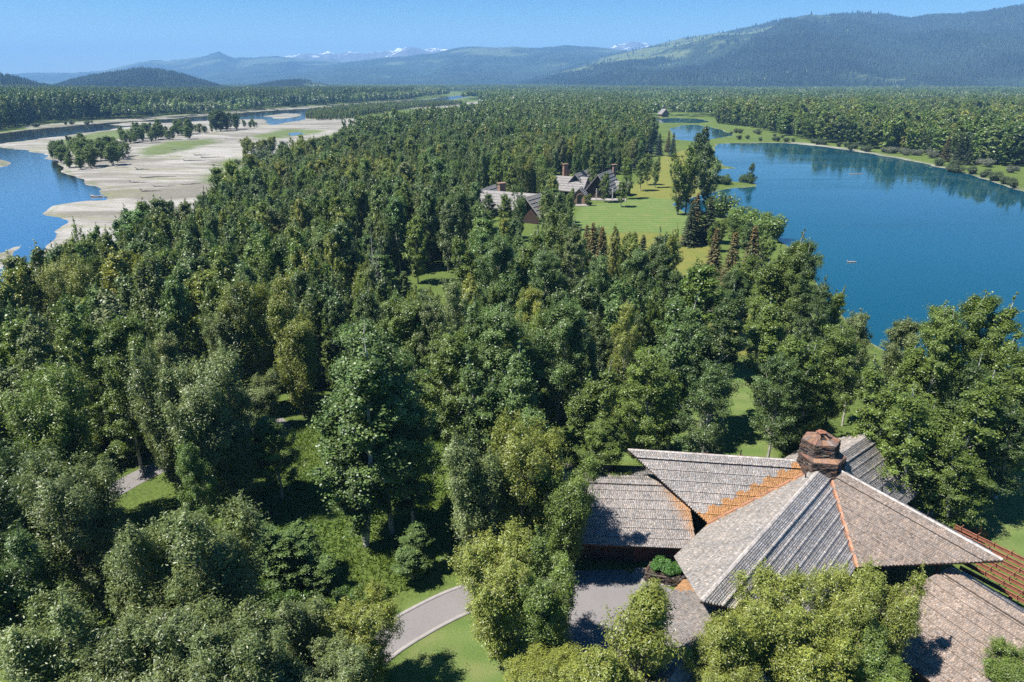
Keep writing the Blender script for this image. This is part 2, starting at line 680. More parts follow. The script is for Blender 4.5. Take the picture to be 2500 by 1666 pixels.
ISLES = [gpoly([(-80, 378), (0, 384), (21, 393), (12, 405), (-80, 416)]),
         gpoly([(-80, 625), (0, 613), (50, 596), (42, 620), (22, 641), (0, 654), (-80, 690)]),
         gpoly([(645, 284), (690, 277), (738, 278), (722, 286), (680, 290)]),
         gpoly([(262, 304), (330, 297), (398, 296), (392, 300), (300, 308)])]
GRAVEL = gpoly([(-60, 352), (0, 350), (122, 334), (212, 322), (297, 311), (398, 300), (510, 293), (584, 290), (645, 290), (664, 303),
                (744, 291), (892, 289), (880, 305), (797, 331), (744, 352), (664, 385), (610, 420), (560, 470), (520, 530), (420, 590),
                (250, 680), (100, 720), (60, 660), (133, 563), (149, 537), (104, 523), (133, 500), (212, 487), (255, 480), (223, 451),
                (181, 433), (143, 409), (106, 374), (53, 366), (0, 358)])
GRAVEL2 = gpoly([(880, 262), (1000, 256), (1120, 252), (1200, 246), (1180, 252), (1090, 262), (960, 268), (880, 268)])
BARGRASS = [gpoly([(630, 690), (780, 652), (960, 640), (1000, 655), (850, 690), (680, 722)], s=K1),
            gpoly([(930, 840), (1000, 760), (1090, 715), (1120, 750), (1010, 840)], s=K1),
            gpoly([(1130, 630), (1300, 595), (1500, 600), (1400, 625), (1200, 640)], s=K1),
            gpoly([(230, 650), (430, 610), (620, 590), (640, 620), (420, 660), (260, 690)], s=K1)]
LEVEE = gpoly([(60, 308), (154, 300), (300, 290), (515, 276), (637, 266), (797, 257), (903, 250), (1009, 243), (1009, 249), (903, 257),
               (797, 264), (637, 274), (515, 284), (266, 301), (154, 311), (69, 318)])
BEACH = [gpoly([(1745, 352), (1834, 348), (1960, 348), (2080, 364), (2233, 391), (2312, 409), (2500, 462), (2500, 470), (2312, 415), (2153, 383), (1994, 358), (1834, 351)])]
LAWN = [gpoly([(1395, 545), (1420, 506), (1500, 490), (1580, 481), (1640, 488), (1690, 514), (1715, 560), (1680, 574), (1560, 566), (1400, 575)]),
        gpoly([(1700, 940), (1810, 880), (1900, 870), (1905, 1000), (1890, 1130), (1470, 1130), (1600, 1040)]),
        gpoly([(955, 1640), (1010, 1560), (1140, 1500), (1240, 1490), (1300, 1560), (1320, 1800), (900, 1800)]),
        gpoly([(940, 1510), (1000, 1470), (1140, 1420), (1180, 1440), (1120, 1470), (960, 1525)]),
        gpoly([(2250, 1150), (2500, 1150), (2800, 1300), (2700, 1500), (2400, 1330)])]
GOLD = [gpoly([(1400, 575), (1560, 566), (1680, 574), (1750, 590), (1740, 640), (1680, 680), (1400, 660)]),
        gpoly([(1530, 470), (1560, 440), (1620, 380), (1700, 360), (1740, 400), (1720, 480), (1640, 488), (1560, 482)]),
        gpoly([(1330, 740), (1560, 725), (1890, 720), (1900, 800), (1850, 870), (1340, 830)])]

HOUSE_PAD = [(3, 44), (3, 65), (20, 70), (46, 72), (50, 44), (47, 30), (20, 26), (8, 36)]

dr0 = crop(600, 900, 0.4886)   # the driveway


def spline(pts, n=60):
    pts = np.array(pts, float)
    t = np.linspace(0, len(pts) - 1, n)
    out = []
    for a in t:
        i = min(int(a), len(pts) - 2)
        f = a - i
        p0 = pts[max(i - 1, 0)]
        p1 = pts[i]
        p2 = pts[i + 1]
        p3 = pts[min(i + 2, len(pts) - 1)]
        out.append(0.5 * ((2 * p1) + (-p0 + p2) * f + (2 * p0 - 5 * p1 + 4 * p2 - p3) * f * f + (-p0 + 3 * p1 - 3 * p2 + p3) * f ** 3))
    return np.array(out)


DRIVE = spline([P(u, v)[:2] for u, v in ((650, 1900), (760, 1740), (900, 1600), (1010, 1525), (1140, 1462), (1260, 1438), (1370, 1442), (1440, 1450))])
LANE = spline([P(u, v)[:2] for u, v in ((40, 1330), (150, 1275), (275, 1200), (370, 1150), (520, 1085), (700, 1030))])
FOOTPATH = spline([P(u, v)[:2] for u, v in ((1420, 752), (1600, 755), (1800, 763), (1880, 772))])
COURT = [P(u, v)[:2] for u, v in ((1330, 1405), (1425, 1393), (1520, 1392), (1640, 1440), (1600, 1560), (1540, 1720), (1400, 1760), (1335, 1650), (1350, 1520), (1310, 1450))]


def near_line(line, x, y):
    d = np.full(np.shape(x), 1e9)
    for i in range(len(line) - 1):
        dx, dy = line[i + 1] - line[i]
        L = dx * dx + dy * dy + 1e-9
        t = np.clip(((x - line[i][0]) * dx + (y - line[i][1]) * dy) / L, 0, 1)
        d = np.minimum(d, np.hypot(line[i][0] + t * dx - x, line[i][1] + t * dy - y))
    return d


def terrain(x, y):
    """height, mask (gravel, lawn, gold, bed), lake distance, river distance"""
    n1 = fbm(x / 14, y / 14, 3, 3)
    n2 = fbm(x / 45, y / 45, 9, 3)
    rr = np.hypot(x, y)
    amp = np.clip(rr / 150, 0.6, 5)
    wob = n1 * amp * 2 + n2 * amp
    dl = np.minimum(sdist(LAKE, x, y), np.minimum(sdist(POND, x, y), sdist(POND2, x, y))) + wob * 0.8
    dr = np.minimum(sdist(RIVER, x, y), np.minimum(sdist(RIVER2, x, y), sdist(BAR_POOL, x, y)))
    isl = np.full(x.shape, 1e9)
    for i in ISLES:
        isl = np.minimum(isl, sdist(i, x, y))
    dr = np.maximum(dr, -isl) + wob * 1.1
    d = np.minimum(dl, dr)
    slope_in = np.where(dr < dl, 0.05, 0.22)
    z = np.where(d < 0, np.maximum(-0.45 + d * slope_in, -2.5), np.minimum(0, -0.45 + d * 0.09))
    z = z + np.where(d > 3, n1 * 0.35, n1 * 0.1)
    flat = np.minimum(near_line(DRIVE, x, y), near_line(LANE, x, y)) - 5
    flat = np.minimum(flat, sdist(HOUSE_PAD, x, y) - 2)
    flat = np.minimum(flat, sdist(COURT, x, y) - 2)
    z = z * np.clip(flat / 6, 0, 1)

    def soft(polys, w, wb=1.0):
        s = np.full(x.shape, 1e9)
        for q in polys:
            s = np.minimum(s, sdist(q, x, y))
        return np.clip(0.5 - (s + wob * wb) / w, 0, 1)

    gr = np.maximum(soft([GRAVEL, GRAVEL2] + ISLES, 4), soft([LEVEE] + BEACH, 4, 0.4) * 0.8)
    gr = np.maximum(gr, np.clip(1.2 - np.abs(dr) / 5, 0, 1))
    gr = np.maximum(gr, np.clip(1.1 - np.abs(dl) / 1.6, 0, 1) * 0.7)
    gr = gr * (1 - 0.85 * soft(BARGRASS, 10, 2))
    lw = soft(LAWN, 1.2, 0.15)
    gd = soft(GOLD, 3, 0.5)
    bed = np.clip(-d / 1.5, 0, 1)
    return z, np.stack([gr, lw, gd, bed], -1), dl, dr


# polar sheet: fine rings where the photograph looks, out to the horizon
az_f = np.radians(np.linspace(-54, 54, 620))
az_c = np.radians(np.linspace(54, 306, 64)[1:-1])
AZ = np.concatenate([az_f, az_c])
RAD = np.concatenate([[6.0], np.geomspace(12, 2600, 560), np.geomspace(2600, 15500, 18)[1:]])
A, Rr = np.meshgrid(AZ, RAD)
GX = Rr * np.sin(A)
GY = Rr * np.cos(A)
GZ, GM, DL, DR = terrain(GX.ravel(), GY.ravel())
nr, na = GX.shape
GV = np.stack([GX.ravel(), GY.ravel(), GZ], -1)
ii = np.arange(nr - 1)[:, None] * na
jj = np.arange(na)[None, :]
kk = (jj + 1) % na
GF = np.stack([ii + jj, ii + kk, ii + na + kk, ii + na + jj], -1).reshape(-1, 4)[:, ::-1]
fm = GM[GF].mean(1)


def sub_sheet(name, faces, V, M=None, attr='mask'):
    used, inv = np.unique(faces, return_inverse=True)
    return mesh_np(name, V[used], inv.reshape(faces.shape), None if M is None else M[used], attr, smooth=True)


is_gr = (fm[:, 0] > 0.5)
is_lw = (~is_gr) & (fm[:, 1] > 0.5)
is_gd = (~is_gr) & (~is_lw) & (fm[:, 2] > 0.5)
rest = ~(is_gr | is_lw | is_gd)
for nm, sel in (('gravel_bar', is_gr), ('lawn', is_lw), ('meadow', is_gd), ('ground', rest)):
    V_, F_, M_ = GV, GF[sel], GM
    if nm == 'ground':
        c0 = len(GV)
        V_ = np.concatenate([GV, [[0, 0, 0]]])
        M_ = np.concatenate([GM, [[0, 0, 0, 0]]])
        used, inv = np.unique(F_, return_inverse=True)
        fan = np.stack([np.arange(na), (np.arange(na) + 1) % na, np.full(na, c0)], -1)[:, ::-1]
        me = mesh_np(nm, V_, [F_, fan], M_, 'mask', smooth=True)
    else:
        me = sub_sheet(nm, F_, V_, M_)
    tag(link(nm, me, MAT['ground']), kind='structure')

WV = GV.copy()
WV[:, 2] = -0.38
sel = (DL[GF].min(1) < 4) & (DL[GF].min(1) <= DR[GF].min(1))
tag(link('lake', sub_sheet('lake', GF[sel], WV), MAT['lake']), kind='structure')
sel = (DR[GF].min(1) < 4) & (DR[GF].min(1) < DL[GF].min(1))
dep = np.clip((-0.38 - GZ) / 1.6, 0, 1)
dep = np.stack([dep] * 3 + [np.ones_like(dep)], -1)
tag(link('river', sub_sheet('river', GF[sel], WV, dep, 'depth'), MAT['river']), kind='structure')


def ground_z(x, y):
    return terrain(np.atleast_1d(np.asarray(x, float)), np.atleast_1d(np.asarray(y, float)))[0]


# ------------------------------------------------------------------ roads
def ribbon(line, w, z, z2=None, side=0.0):
    d = np.gradient(line, axis=0)
    d /= np.linalg.norm(d, axis=1)[:, None]
    nrm = np.stack([-d[:, 1], d[:, 0]], -1)
    a = line + nrm * (side + w / 2)
    b = line + nrm * (side - w / 2)
    n = len(line)
    if z2 is None:
        V = np.concatenate([np.c_[a, np.full(n, z)], np.c_[b, np.full(n, z)]])
        i = np.arange(n - 1)
        return mesh_np('ribbon', V, np.stack([i, n + i, n + i + 1, i + 1], -1))
    V = np.concatenate([np.c_[a, np.full(n, z)], np.c_[b, np.full(n, z)], np.c_[b, np.full(n, z2)], np.c_[a, np.full(n, z2)]])
    i = np.arange(n - 1)
    F = [np.stack([k * n + i, ((k + 1) % 4) * n + i, ((k + 1) % 4) * n + i + 1, k * n + i + 1], -1) for k in range(4)]
    F.append(np.array([[0, n, 2 * n, 3 * n], [n - 1, 4 * n - 1, 3 * n - 1, 2 * n - 1]]))
    return mesh_np('kerb', V, F)


tag(link('driveway', ribbon(DRIVE, 3.1, 0.03), MAT['asphalt']), kind='structure')
for s in (-1, 1):
    k = link('kerb', ribbon(DRIVE[:-9], 0.34, -0.05, 0.10, s * 1.72), MAT['concrete'])
    tag(k, kind='structure')
tag(link('lane', ribbon(LANE, 3.2, 0.03), MAT['asphalt']), kind='structure')
fz = 0.12
tag(link('footpath', ribbon(FOOTPATH, 1.3, fz), MAT['concrete']), kind='structure')
n = len(COURT)
m = MB().add([(p[0], p[1], 0.036) for p in COURT], [tuple(range(n))[::-1]])
o = tag(m.build('forecourt', MAT['asphalt']), kind='structure')
c3 = crop(1400, 1000, 0.4675)
m = MB().prism([c3(x, y)[:2] for x, y in ((300, 868), (372, 912), (720, 945), (760, 900), (700, 830), (330, 830))], 0.0, 0.06)
tag(m.build('apron_paving', MAT['concrete']), kind='structure')


# ------------------------------------------------------------------ mountains and hills
def range_mesh(name, mat, sil, dist, base_d, back, nz=70, nu=320, rough=0.12, seed=1, gully=1.0, meadow=None, rock=None, snow=None, power=1.25, crag=0.03):
    """a ridge with its own distance, foot and back slope; sil holds azimuth column against crest height"""
    us = np.array([s[0] for s in sil], float)
    vs = np.array([s[1] for s in sil], float)
    ds = np.interp(us, [d[0] for d in dist], [d[1] for d in dist])
    u = np.linspace(us[0], us[-1], nu)
    v = np.interp(u, us, vs)
    D = np.interp(u, us, ds)
    yy = (v - 833) / FPX
    ff_ = cP - yy * sP
    x0 = (u - 1250) / FPX / ff_              # tangent of the bearing
    hz = np.maximum(CAM_H - D * (sP + yy * cP) / ff_, 2)
    t = np.concatenate([np.linspace(0, 1, nz), 1 + np.linspace(0.04, 1, 22)])
    T, U = np.meshgrid(t, np.arange(nu), indexing='ij')
    bd = np.interp(u, [b[0] for b in base_d], [b[1] for b in base_d])
    dd = np.where(T <= 1, bd[U] + (D[U] - bd[U]) * T, D[U] + (T - 1) * back)
    X = dd * x0[U]
    Y = dd
    f = np.where(T <= 1, T ** power, np.maximum(0, 1 - (T - 1) ** 1.2))
    scl = (D.mean() - bd.mean())
    q1 = np.abs(fbm(X / (scl * 0.35), Y / (scl * 0.7), seed, 5)) * 2
    q2 = fbm(X / (scl * 0.12), Y / (scl * 0.3), seed + 5, 4)
    env = np.where(T <= 1, np.sin(np.pi * np.clip(T, 0, 1)) ** 0.8, 0)
    Z = hz[U] * (f + env * (gully * (0.10 - 0.22 * q1) + rough * q2))
    crest = np.exp(-((T - 1) / 0.06) ** 2)
    Z = Z + hz[U] * crest * fbm(X / (scl * 0.03), Y / (scl * 0.03), seed + 9, 4) * crag
    Z = np.maximum(Z, -0.5) - np.where(T == 0, 1.5, 0)
    cols = np.zeros((Z.size, 4), np.float32)
    cols[:, 3] = 1
    uu = u[U].ravel()
    ff = T.ravel()
    for ch, fn in ((0, meadow), (1, rock), (2, snow)):
        if fn is not None:
            cols[:, ch] = fn(uu, ff)
    V = np.stack([X.ravel(), Y.ravel(), Z.ravel()], -1)
    nt_ = len(t)
    i = np.arange(nt_ - 1)[:, None] * nu
    j = np.arange(nu - 1)[None, :]
    F = np.stack([i + j, i + j + 1, i + nu + j + 1, i + nu + j], -1).reshape(-1, 4)
    me = mesh_np(name, V, F, cols, 'mask', smooth=True)
    tag(link(name, me, MAT[mat]), kind='structure')
    return V.reshape(nt_, nu, 3), cols.reshape(nt_, nu, 4)


D2 = 1.0625


def dsp(*pts):
    return [(a * D2, b * D2) for a, b in pts]


bump_ = lambda x, c, w: np.exp(-((x - c) / w) ** 2)
# snow peaks far behind
range_mesh('snowy_mountains', 'mountain_far',
           dsp((560, 150), (620, 138), (665, 128), (700, 124), (740, 126), (755, 120), (775, 126), (800, 119), (840, 123), (880, 120),
               (915, 113), (945, 108), (975, 114), (1030, 112), (1080, 112), (1180, 118), (1300, 112), (1380, 112), (1415, 105), (1445, 98), (1468, 95), (1490, 103), (1540, 112), (1620, 130)),
           [(0, 12600), (3000, 12600)], [(0, 9800), (3000, 9800)], 1800, 50, 420, 0.5, 21, 1.2, crag=0.16,
           meadow=lambda u, f: u * 0 + 0.12, rock=lambda u, f: 0.35 + 0.4 * f, snow=lambda u, f: np.clip(0.12 + 0.35 * (f - 0.7) / 0.3, -0.5, 0.6))
# the pointed peak on the left and its long shoulders
range_mesh('left_mountains', 'mountain_far',
           dsp((-420, 170), (-200, 166), (0, 172), (80, 167), (160, 168), (240, 163), (300, 148), (345, 138), (385, 140), (420, 136), (455, 131), (480, 126),
               (503, 120), (520, 127), (540, 134), (570, 133), (600, 131), (640, 130), (690, 137), (760, 140), (850, 150), (1000, 170)),
           [(0, 9800), (3000, 9800)], [(0, 6800), (3000, 6800)], 1800, 60, 420, 0.3, 31, 1.8, crag=0.09,
           meadow=lambda u, f: 0.25 + 0.2 * bump_(f, 0.85, 0.25), rock=lambda u, f: 0.1 + 0.25 * f)
# the long dark blue range in the middle
range_mesh('middle_mountains', 'mountain_far',
           dsp((420, 200), (480, 186), (540, 177), (620, 166), (700, 156), (780, 146), (860, 135), (930, 130), (1000, 122), (1040, 112), (1080, 106), (1150, 110),
               (1190, 108), (1240, 111), (1300, 104), (1350, 107), (1400, 112), (1450, 118), (1550, 128), (1700, 150)),
           [(0, 8300), (3000, 8300)], [(0, 5200), (3000, 5200)], 1800, 60, 420, 0.3, 41, 2.0, crag=0.05,
           meadow=lambda u, f: 0.18 + 0.25 * bump_(f, 0.9, 0.2) * bump_(u, 1250, 250))
# the broad mountain at the right
MT = range_mesh('right_mountain', 'mountain_near',
                dsp((1180, 198), (1230, 178), (1280, 160), (1330, 150), (1400, 129), (1480, 111), (1570, 87), (1650, 76), (1720, 63), (1800, 47), (1850, 42), (1900, 43),
                    (1950, 33), (1990, 29), (2030, 35), (2060, 44), (2090, 48), (2150, 40), (2210, 38), (2270, 34), (2320, 22), (2353, 16), (2450, 8), (2600, 2), (2800, 20), (3050, 60)),
                [(1250, 7000), (1900, 5800), (3000, 5500)], [(1250, 3900), (1700, 3100), (3000, 2900)], 2000, 110, 620, 0.30, 53, 2.2,
                meadow=lambda u, f: 0.10 + 0.55 * bump_(f, 0.75, 0.3) * bump_(u, 1740, 350) + 0.33 * bump_(f, 0.5, 0.3) * bump_(u, 1470, 240)
                + 0.32 * bump_(f, 0.06, 0.07) + 0.3 * bump_(u, 2110, 60) * bump_(f, 0.93, 0.08),
                rock=lambda u, f: 0.05 + 0.2 * bump_(u, 2420, 90) * bump_(f, 0.85, 0.15) + 0.25 * bump_(u, 2080, 30) * bump_(f, 0.03, 0.02), power=1.1)
HL = range_mesh('left_hill', 'hill',
                dsp((90, 215), (130, 200), (170, 186), (210, 178), (250, 171), (300, 164), (330, 161), (365, 163), (400, 169), (430, 178), (470, 190), (510, 203), (540, 208)),
                [(0, 3100), (3000, 3100)], [(0, 2300), (3000, 2300)], 800, 50, 220, 0.12, 61, 0.6,
                meadow=lambda u, f: 0.30 - 0.1 * f)
HL2 = range_mesh('small_hill', 'hill',
                 dsp((540, 208), (580, 202), (620, 194), (660, 188), (700, 187), (740, 191), (770, 199), (800, 208)),
                 [(0, 3300), (3000, 3300)], [(0, 2800), (3000, 2800)], 600, 40, 140, 0.12, 67, 0.5,
                 meadow=lambda u, f: 0.22 + 0.3 * bump_(u, 790, 40))
HL3 = range_mesh('edge_hill', 'hill',
                 dsp((-700, 150), (-400, 148), (-200, 158), (-80, 168), (0, 176), (40, 184), (80, 196), (120, 206), (150, 211)),
                 [(-1000, 2300), (3000, 2300)], [(-1000, 1500), (3000, 1500)], 700, 60, 240, 0.12, 71, 0.6,
                 meadow=lambda u, f: 0.33 - 0.15 * f)

# ------------------------------------------------------------------ trees
def unit(a):
    return a / (np.linalg.norm(a, axis=-1, keepdims=True) + 1e-9)


def leaf_quads(Pt, Nn, L, W, rng, droop=0.0, dirs=None):
    n = len(Pt)
    r = rng.normal(size=(n, 3))
    if dirs is not None:
        r = r * 0.6 + dirs
    r[:, 2] -= droop
    a = unit(r - Nn * np.sum(r * Nn, 1, keepdims=True))
    b = np.cross(Nn, a)
    l = (L * rng.uniform(0.7, 1.3, n))[:, None]
    w = (W * rng.uniform(0.7, 1.3, n))[:, None]
    V = np.stack([Pt - a * l * 0.5, Pt + b * w * 0.5 - a * l * 0.08, Pt + a * l * 0.5, Pt - b * w * 0.5 - a * l * 0.08], 1).reshape(-1, 3)
    return V, np.arange(n * 4).reshape(-1, 4)


def join_tubes(tubes, sides):
    Vs, Fs, o = [], [], 0
    for pts, rad in tubes:
        v, f = tube_np(np.asarray(pts), np.asarray(rad), sides)
        Vs.append(v)
        Fs.append(f + o)
        o += len(v)
    return np.concatenate(Vs), np.concatenate(Fs)


def broadleaf(name, seed, h, R, t0, leaders, nbr, ncl, nleaf, L, W, clr=0.16, up=0.75, sides=5, twig=True, spire=0.0, droop=0.0, shape='aspen', bark='bark_grey', sparse=0.0, fill=0.33):
    """trunk + limbs mesh and leaf mesh of one tree"""
    rng = np.random.default_rng(seed)
    tubes = []
    centers, crad, ctone, cdir, segs = [], [], [], [], []
    r0 = 0.007 * h + 0.035
    lead = []
    for k in range(leaders):
        top = h * (1.0 if k == 0 else rng.uniform(0.72, 0.97))
        a = rng.uniform(0, 2 * math.pi) if k else rng.uniform(0, 6.28)
        off = 0.0 if k == 0 and leaders == 1 else R * (rng.uniform(0.4, 0.72) if leaders > 3 else rng.uniform(0.22, 0.5))
        a = k * 2 * math.pi / leaders + rng.uniform(-0.5, 0.5)
        nz = 9
        z = np.linspace(0, top, nz)
        s = np.clip((z / h - 0.04) / 0.9, 0, 1) ** 0.75
        wob = np.cumsum(rng.normal(0, 0.010 * h, (nz, 2)), 0) * (z / h)[:, None]
        pts = np.c_[math.cos(a) * off * s, math.sin(a) * off * s, z]
        pts[:, :2] += wob
        rad = r0 * (0.8 if k else 1) * (1 - z / top * 0.93) ** 0.9 + 0.012
        lead.append((pts, top, R * (1.0 if leaders == 1 else rng.uniform(0.4, 0.55) if leaders > 3 else rng.uniform(0.55, 0.75))))
        tubes.append((pts, rad))
    per = max(4, nbr // leaders)
    for pts, top, RR in lead:
        ga = rng.uniform(0, 6.28)
        for i in range(per):
            t = t0 + (1 - t0) * ((i + rng.uniform(0, 1)) / per) ** 0.92 * 0.985
            tt = (t - t0) / (1 - t0)
            if shape == 'aspen':
                env = (0.4 + 0.6 * min(1.0, tt / 0.2)) * (1 - tt) ** 0.6 * 1.08 + 0.05
            elif shape == 'round':
                env = math.sqrt(max(0.03, 1 - (2 * (tt * 0.93 + 0.07) - 0.95) ** 2)) * 1.0
            else:
                env = max(0.1, (1 - tt) ** 0.7)
            zc = t * top
            base = np.array([np.interp(zc * 0.9, pts[:, 2], pts[:, 0]), np.interp(zc * 0.9, pts[:, 2], pts[:, 1]), zc * 0.9])
            ga += 2.4 + rng.normal(0, 0.4)
            ln = RR * env * rng.uniform(0.62, 1.12)
            el = up * rng.uniform(0.6, 1.3) + tt * 0.5
            d = np.array([math.cos(ga), math.sin(ga), 0])
            e1 = base + d * ln * 0.55 + np.array([0, 0, ln * 0.55 * math.tan(min(el, 1.2)) * 0.7])
            e2 = base + d * ln + np.array([0, 0, ln * math.tan(min(el, 1.2)) * (0.8 - droop)])
            e2[2] = min(e2[2], top * 1.0)
            if twig:
                br = r0 * 0.34 * (1 - 0.7 * tt)
                tubes.append((np.array([base, e1, e2]), np.array([br, br * 0.6, 0.012])))
            segs.append((e1 if rng.uniform() < 0.5 else base, e2))
            if rng.uniform() < sparse:
                continue
            for c in range(ncl):
                q = rng.uniform(0.42, 1.05)
                p = (base + (e1 - base) * q * 2) if q < 0.5 else (e1 + (e2 - e1) * (q - 0.5) * 2)
                side = np.array([-d[1], d[0], 0])
                p = p + rng.normal(0, 0.06 * RR, 3) + side * rng.uniform(-0.3, 0.3) * ln
                centers.append(p)
                crad.append(RR * clr * rng.uniform(0.65, 1.35))
                ctone.append(rng.uniform(0.72, 1.25))
                cdir.append(d)
        # the leader's tip
        for c in range(9):
            zt = top * (1.0 - 0.022 * c)
            centers.append(np.array([np.interp(zt, pts[:, 2], pts[:, 0]), np.interp(zt, pts[:, 2], pts[:, 1]), zt]) + rng.normal(0, (0.02 + 0.018 * c) * RR, 3))
            crad.append(RR * clr * (0.5 + 0.07 * c))
            ctone.append(rng.uniform(0.95, 1.25))
            cdir.append(np.array([0, 0, 1.0]))
    C = np.array(centers)
    CR = np.array(crad)
    CT = np.array(ctone)
    CD = np.array(cdir)
    w = CR ** 2
    idx = rng.choice(len(C), nleaf, p=w / w.sum())
    dr = unit(rng.normal(size=(nleaf, 3)))
    rad = rng.uniform(0, 1, nleaf) ** 0.45
    shp = np.array([1.0, 1.0, 0.78 + spire])
    Pt = C[idx] + dr * (rad * CR[idx])[:, None] * shp
    nf = int(nleaf * fill)
    if nf:
        sg = np.array(segs)
        si = rng.integers(0, len(sg), nf)
        q = rng.uniform(0.1, 1.08, nf)[:, None]
        Pt[:nf] = sg[si, 0] * (1 - q) + sg[si, 1] * q + rng.normal(0, 0.085 * R, (nf, 3))
    keep = Pt[:, 2] > 0.25
    Pt, dr, idx = Pt[keep], dr[keep], idx[keep]
    axis = np.c_[Pt[:, :2] - np.interp(Pt[:, 2], lead[0][0][:, 2], lead[0][0][:, 0])[:, None] * np.array([[1, 0]]), np.zeros(len(Pt))]
    Nn = unit(dr * 0.7 + unit(axis) * 0.4 + np.array([0, 0, 0.8]) + rng.normal(0, 0.5, (len(Pt), 3)))
    V, F = leaf_quads(Pt, Nn, L, W, rng, droop=0.25, dirs=CD[idx] * 0.5)
    tone = CT[idx] * rng.uniform(0.7, 1.3, len(Pt))
    yel = rng.uniform(0, 1, len(Pt)) ** 3
    cols = np.stack([tone * (1 + 0.35 * yel), tone * (1 + 0.15 * yel), tone * (1 - 0.1 * yel)], -1)
    crown = mesh_np(name + '_leaves', V, F, cols)
    tv, tf = join_tubes(tubes, sides)
    trunk = mesh_np(name + '_wood', tv, tf, smooth=True)
    trunk.materials.append(MAT[bark])
    return trunk, crown


def conifer(name, seed, h, R, whorls, per, needles, L, W, t0=0.06, limb=True):
    rng = np.random.default_rng(seed)
    z = np.linspace(0, h, 6)
    tubes = [(np.c_[rng.normal(0, 0.02, 6), rng.normal(0, 0.02, 6), z], 0.016 * h * (1 - z / h * 0.95) + 0.01)]
    Pt, Nn, Dr, tone = [], [], [], []
    for i in range(whorls):
        t = t0 + (1 - t0) * (i / whorls) ** 1.05
        zc = t * h
        ln0 = R * (1 - t) ** 0.85 + 0.10
        npb = max(4, int(per * (0.55 + 0.45 * (1 - t))))
        a0 = rng.uniform(0, 6.28)
        for k in range(npb):
            a = a0 + k * 2 * math.pi / npb + rng.normal(0, 0.18)
            ln = ln0 * rng.uniform(0.7, 1.15)
            d = np.array([math.cos(a), math.sin(a), 0])
            tip = np.array([0, 0, zc]) + d * ln + np.array([0, 0, ln * rng.uniform(-0.42, -0.12) if t < 0.75 else ln * rng.uniform(-0.1, 0.45)])
            st = np.array([0, 0, zc])
            if limb:
                tubes.append((np.array([st, tip]), np.array([0.03, 0.008])))
            m = max(3, int(needles * (0.35 + 0.65 * (ln / (R + 0.1)))))
            q = rng.uniform(0.08, 1.0, m) ** 0.8
            side = np.array([-d[1], d[0], 0])
            wdt = ln * 0.30 * (1.1 - q) + 0.06
            p = st + (tip - st) * q[:, None] + side * (rng.uniform(-1, 1, m) * wdt)[:, None]
            p[:, 2] -= rng.uniform(0, 0.16, m) * (0.3 + wdt)
            Pt.append(p)
            Nn.append(unit(np.array([0, 0, 1.0]) + d * 0.35 + rng.normal(0, 0.45, (m, 3))))
            Dr.append(np.repeat((d * 1.4)[None], m, 0))
            tone.append(rng.uniform(0.7, 1.3, m) * rng.uniform(0.75, 1.2))
    Pt, Nn, Dr, tone = np.concatenate(Pt), np.concatenate(Nn), np.concatenate(Dr), np.concatenate(tone)
    V, F = leaf_quads(Pt, Nn, L, W, rng, dirs=Dr)
    ht = np.clip((Pt[:, 2] / h - 0.72) / 0.28, 0, 1)
    cone = (rng.uniform(0, 1, len(Pt)) < 0.55 * ht).astype(float)      # brown cones near the tip
    cols = np.stack([tone * (1 + 0.6 * cone), tone * (1 + 0.1 * cone), tone * (1 - 0.15 * cone)], -1)
    crown = mesh_np(name + '_needles', V, F, cols)
    tv, tf = join_tubes(tubes, 4)
    trunk = mesh_np(name + '_wood', tv, tf, smooth=True)
    trunk.materials.append(MAT['bark_spruce'])
    return trunk, crown


def shrub(name, seed, h, R, nleaf, L, W):
    rng = np.random.default_rng(seed)
    tubes, C = [], []
    for k in range(9):
        a = rng.uniform(0, 6.28)
        r = R * rng.uniform(0.15, 0.8)
        tp = np.array([math.cos(a) * r, math.sin(a) * r, h * rng.uniform(0.55, 0.95) * (1 - 0.35 * r / R)])
        tubes.append((np.array([[0, 0, 0], tp * np.array([0.5, 0.5, 0.55]), tp]), np.array([0.05, 0.035, 0.01])))
        for q in (0.45, 0.7, 1.0):
            C.append(tp * np.array([q, q, q]))
    C = np.array(C)
    idx = rng.integers(0, len(C), nleaf)
    dr = unit(rng.normal(size=(nleaf, 3)))
    Pt = C[idx] + dr * (rng.uniform(0, 1, nleaf) ** 0.45 * R * 0.34)[:, None] * np.array([1, 1, 0.8])
    Pt[:, 2] = np.abs(Pt[:, 2])
    Nn = unit(dr * 0.8 + np.array([0, 0, 0.6]) + rng.normal(0, 0.5, (nleaf, 3)))
    V, F = leaf_quads(Pt, Nn, L, W, rng)
    tone = rng.uniform(0.8, 1.2, len(C))[idx] * rng.uniform(0.7, 1.3, nleaf)
    crown = mesh_np(name + '_leaves', V, F, np.stack([tone] * 3, -1))
    tv, tf = join_tubes(tubes, 4)
    trunk = mesh_np(name + '_wood', tv, tf)
    trunk.materials.append(MAT['bark_grey'])
    return trunk, crown


# models: (trunk, crown, height, radius)
MODEL = {}
# tall aspens and cottonwoods with round leaves, close
for i in range(5):
    MODEL['aspen', i] = (*broadleaf('aspen%d' % i, 100 + i, 20, 3.4, (0.1, 0.16, 0.06, 0.2, 0.1)[i], (1, 2, 3, 1, 2)[i], (64, 72, 84, 60, 70)[i], 6, 56000, 0.155, 0.125, 0.135, 0.95, bark='bark_aspen', spire=0.3), 20, 3.4)
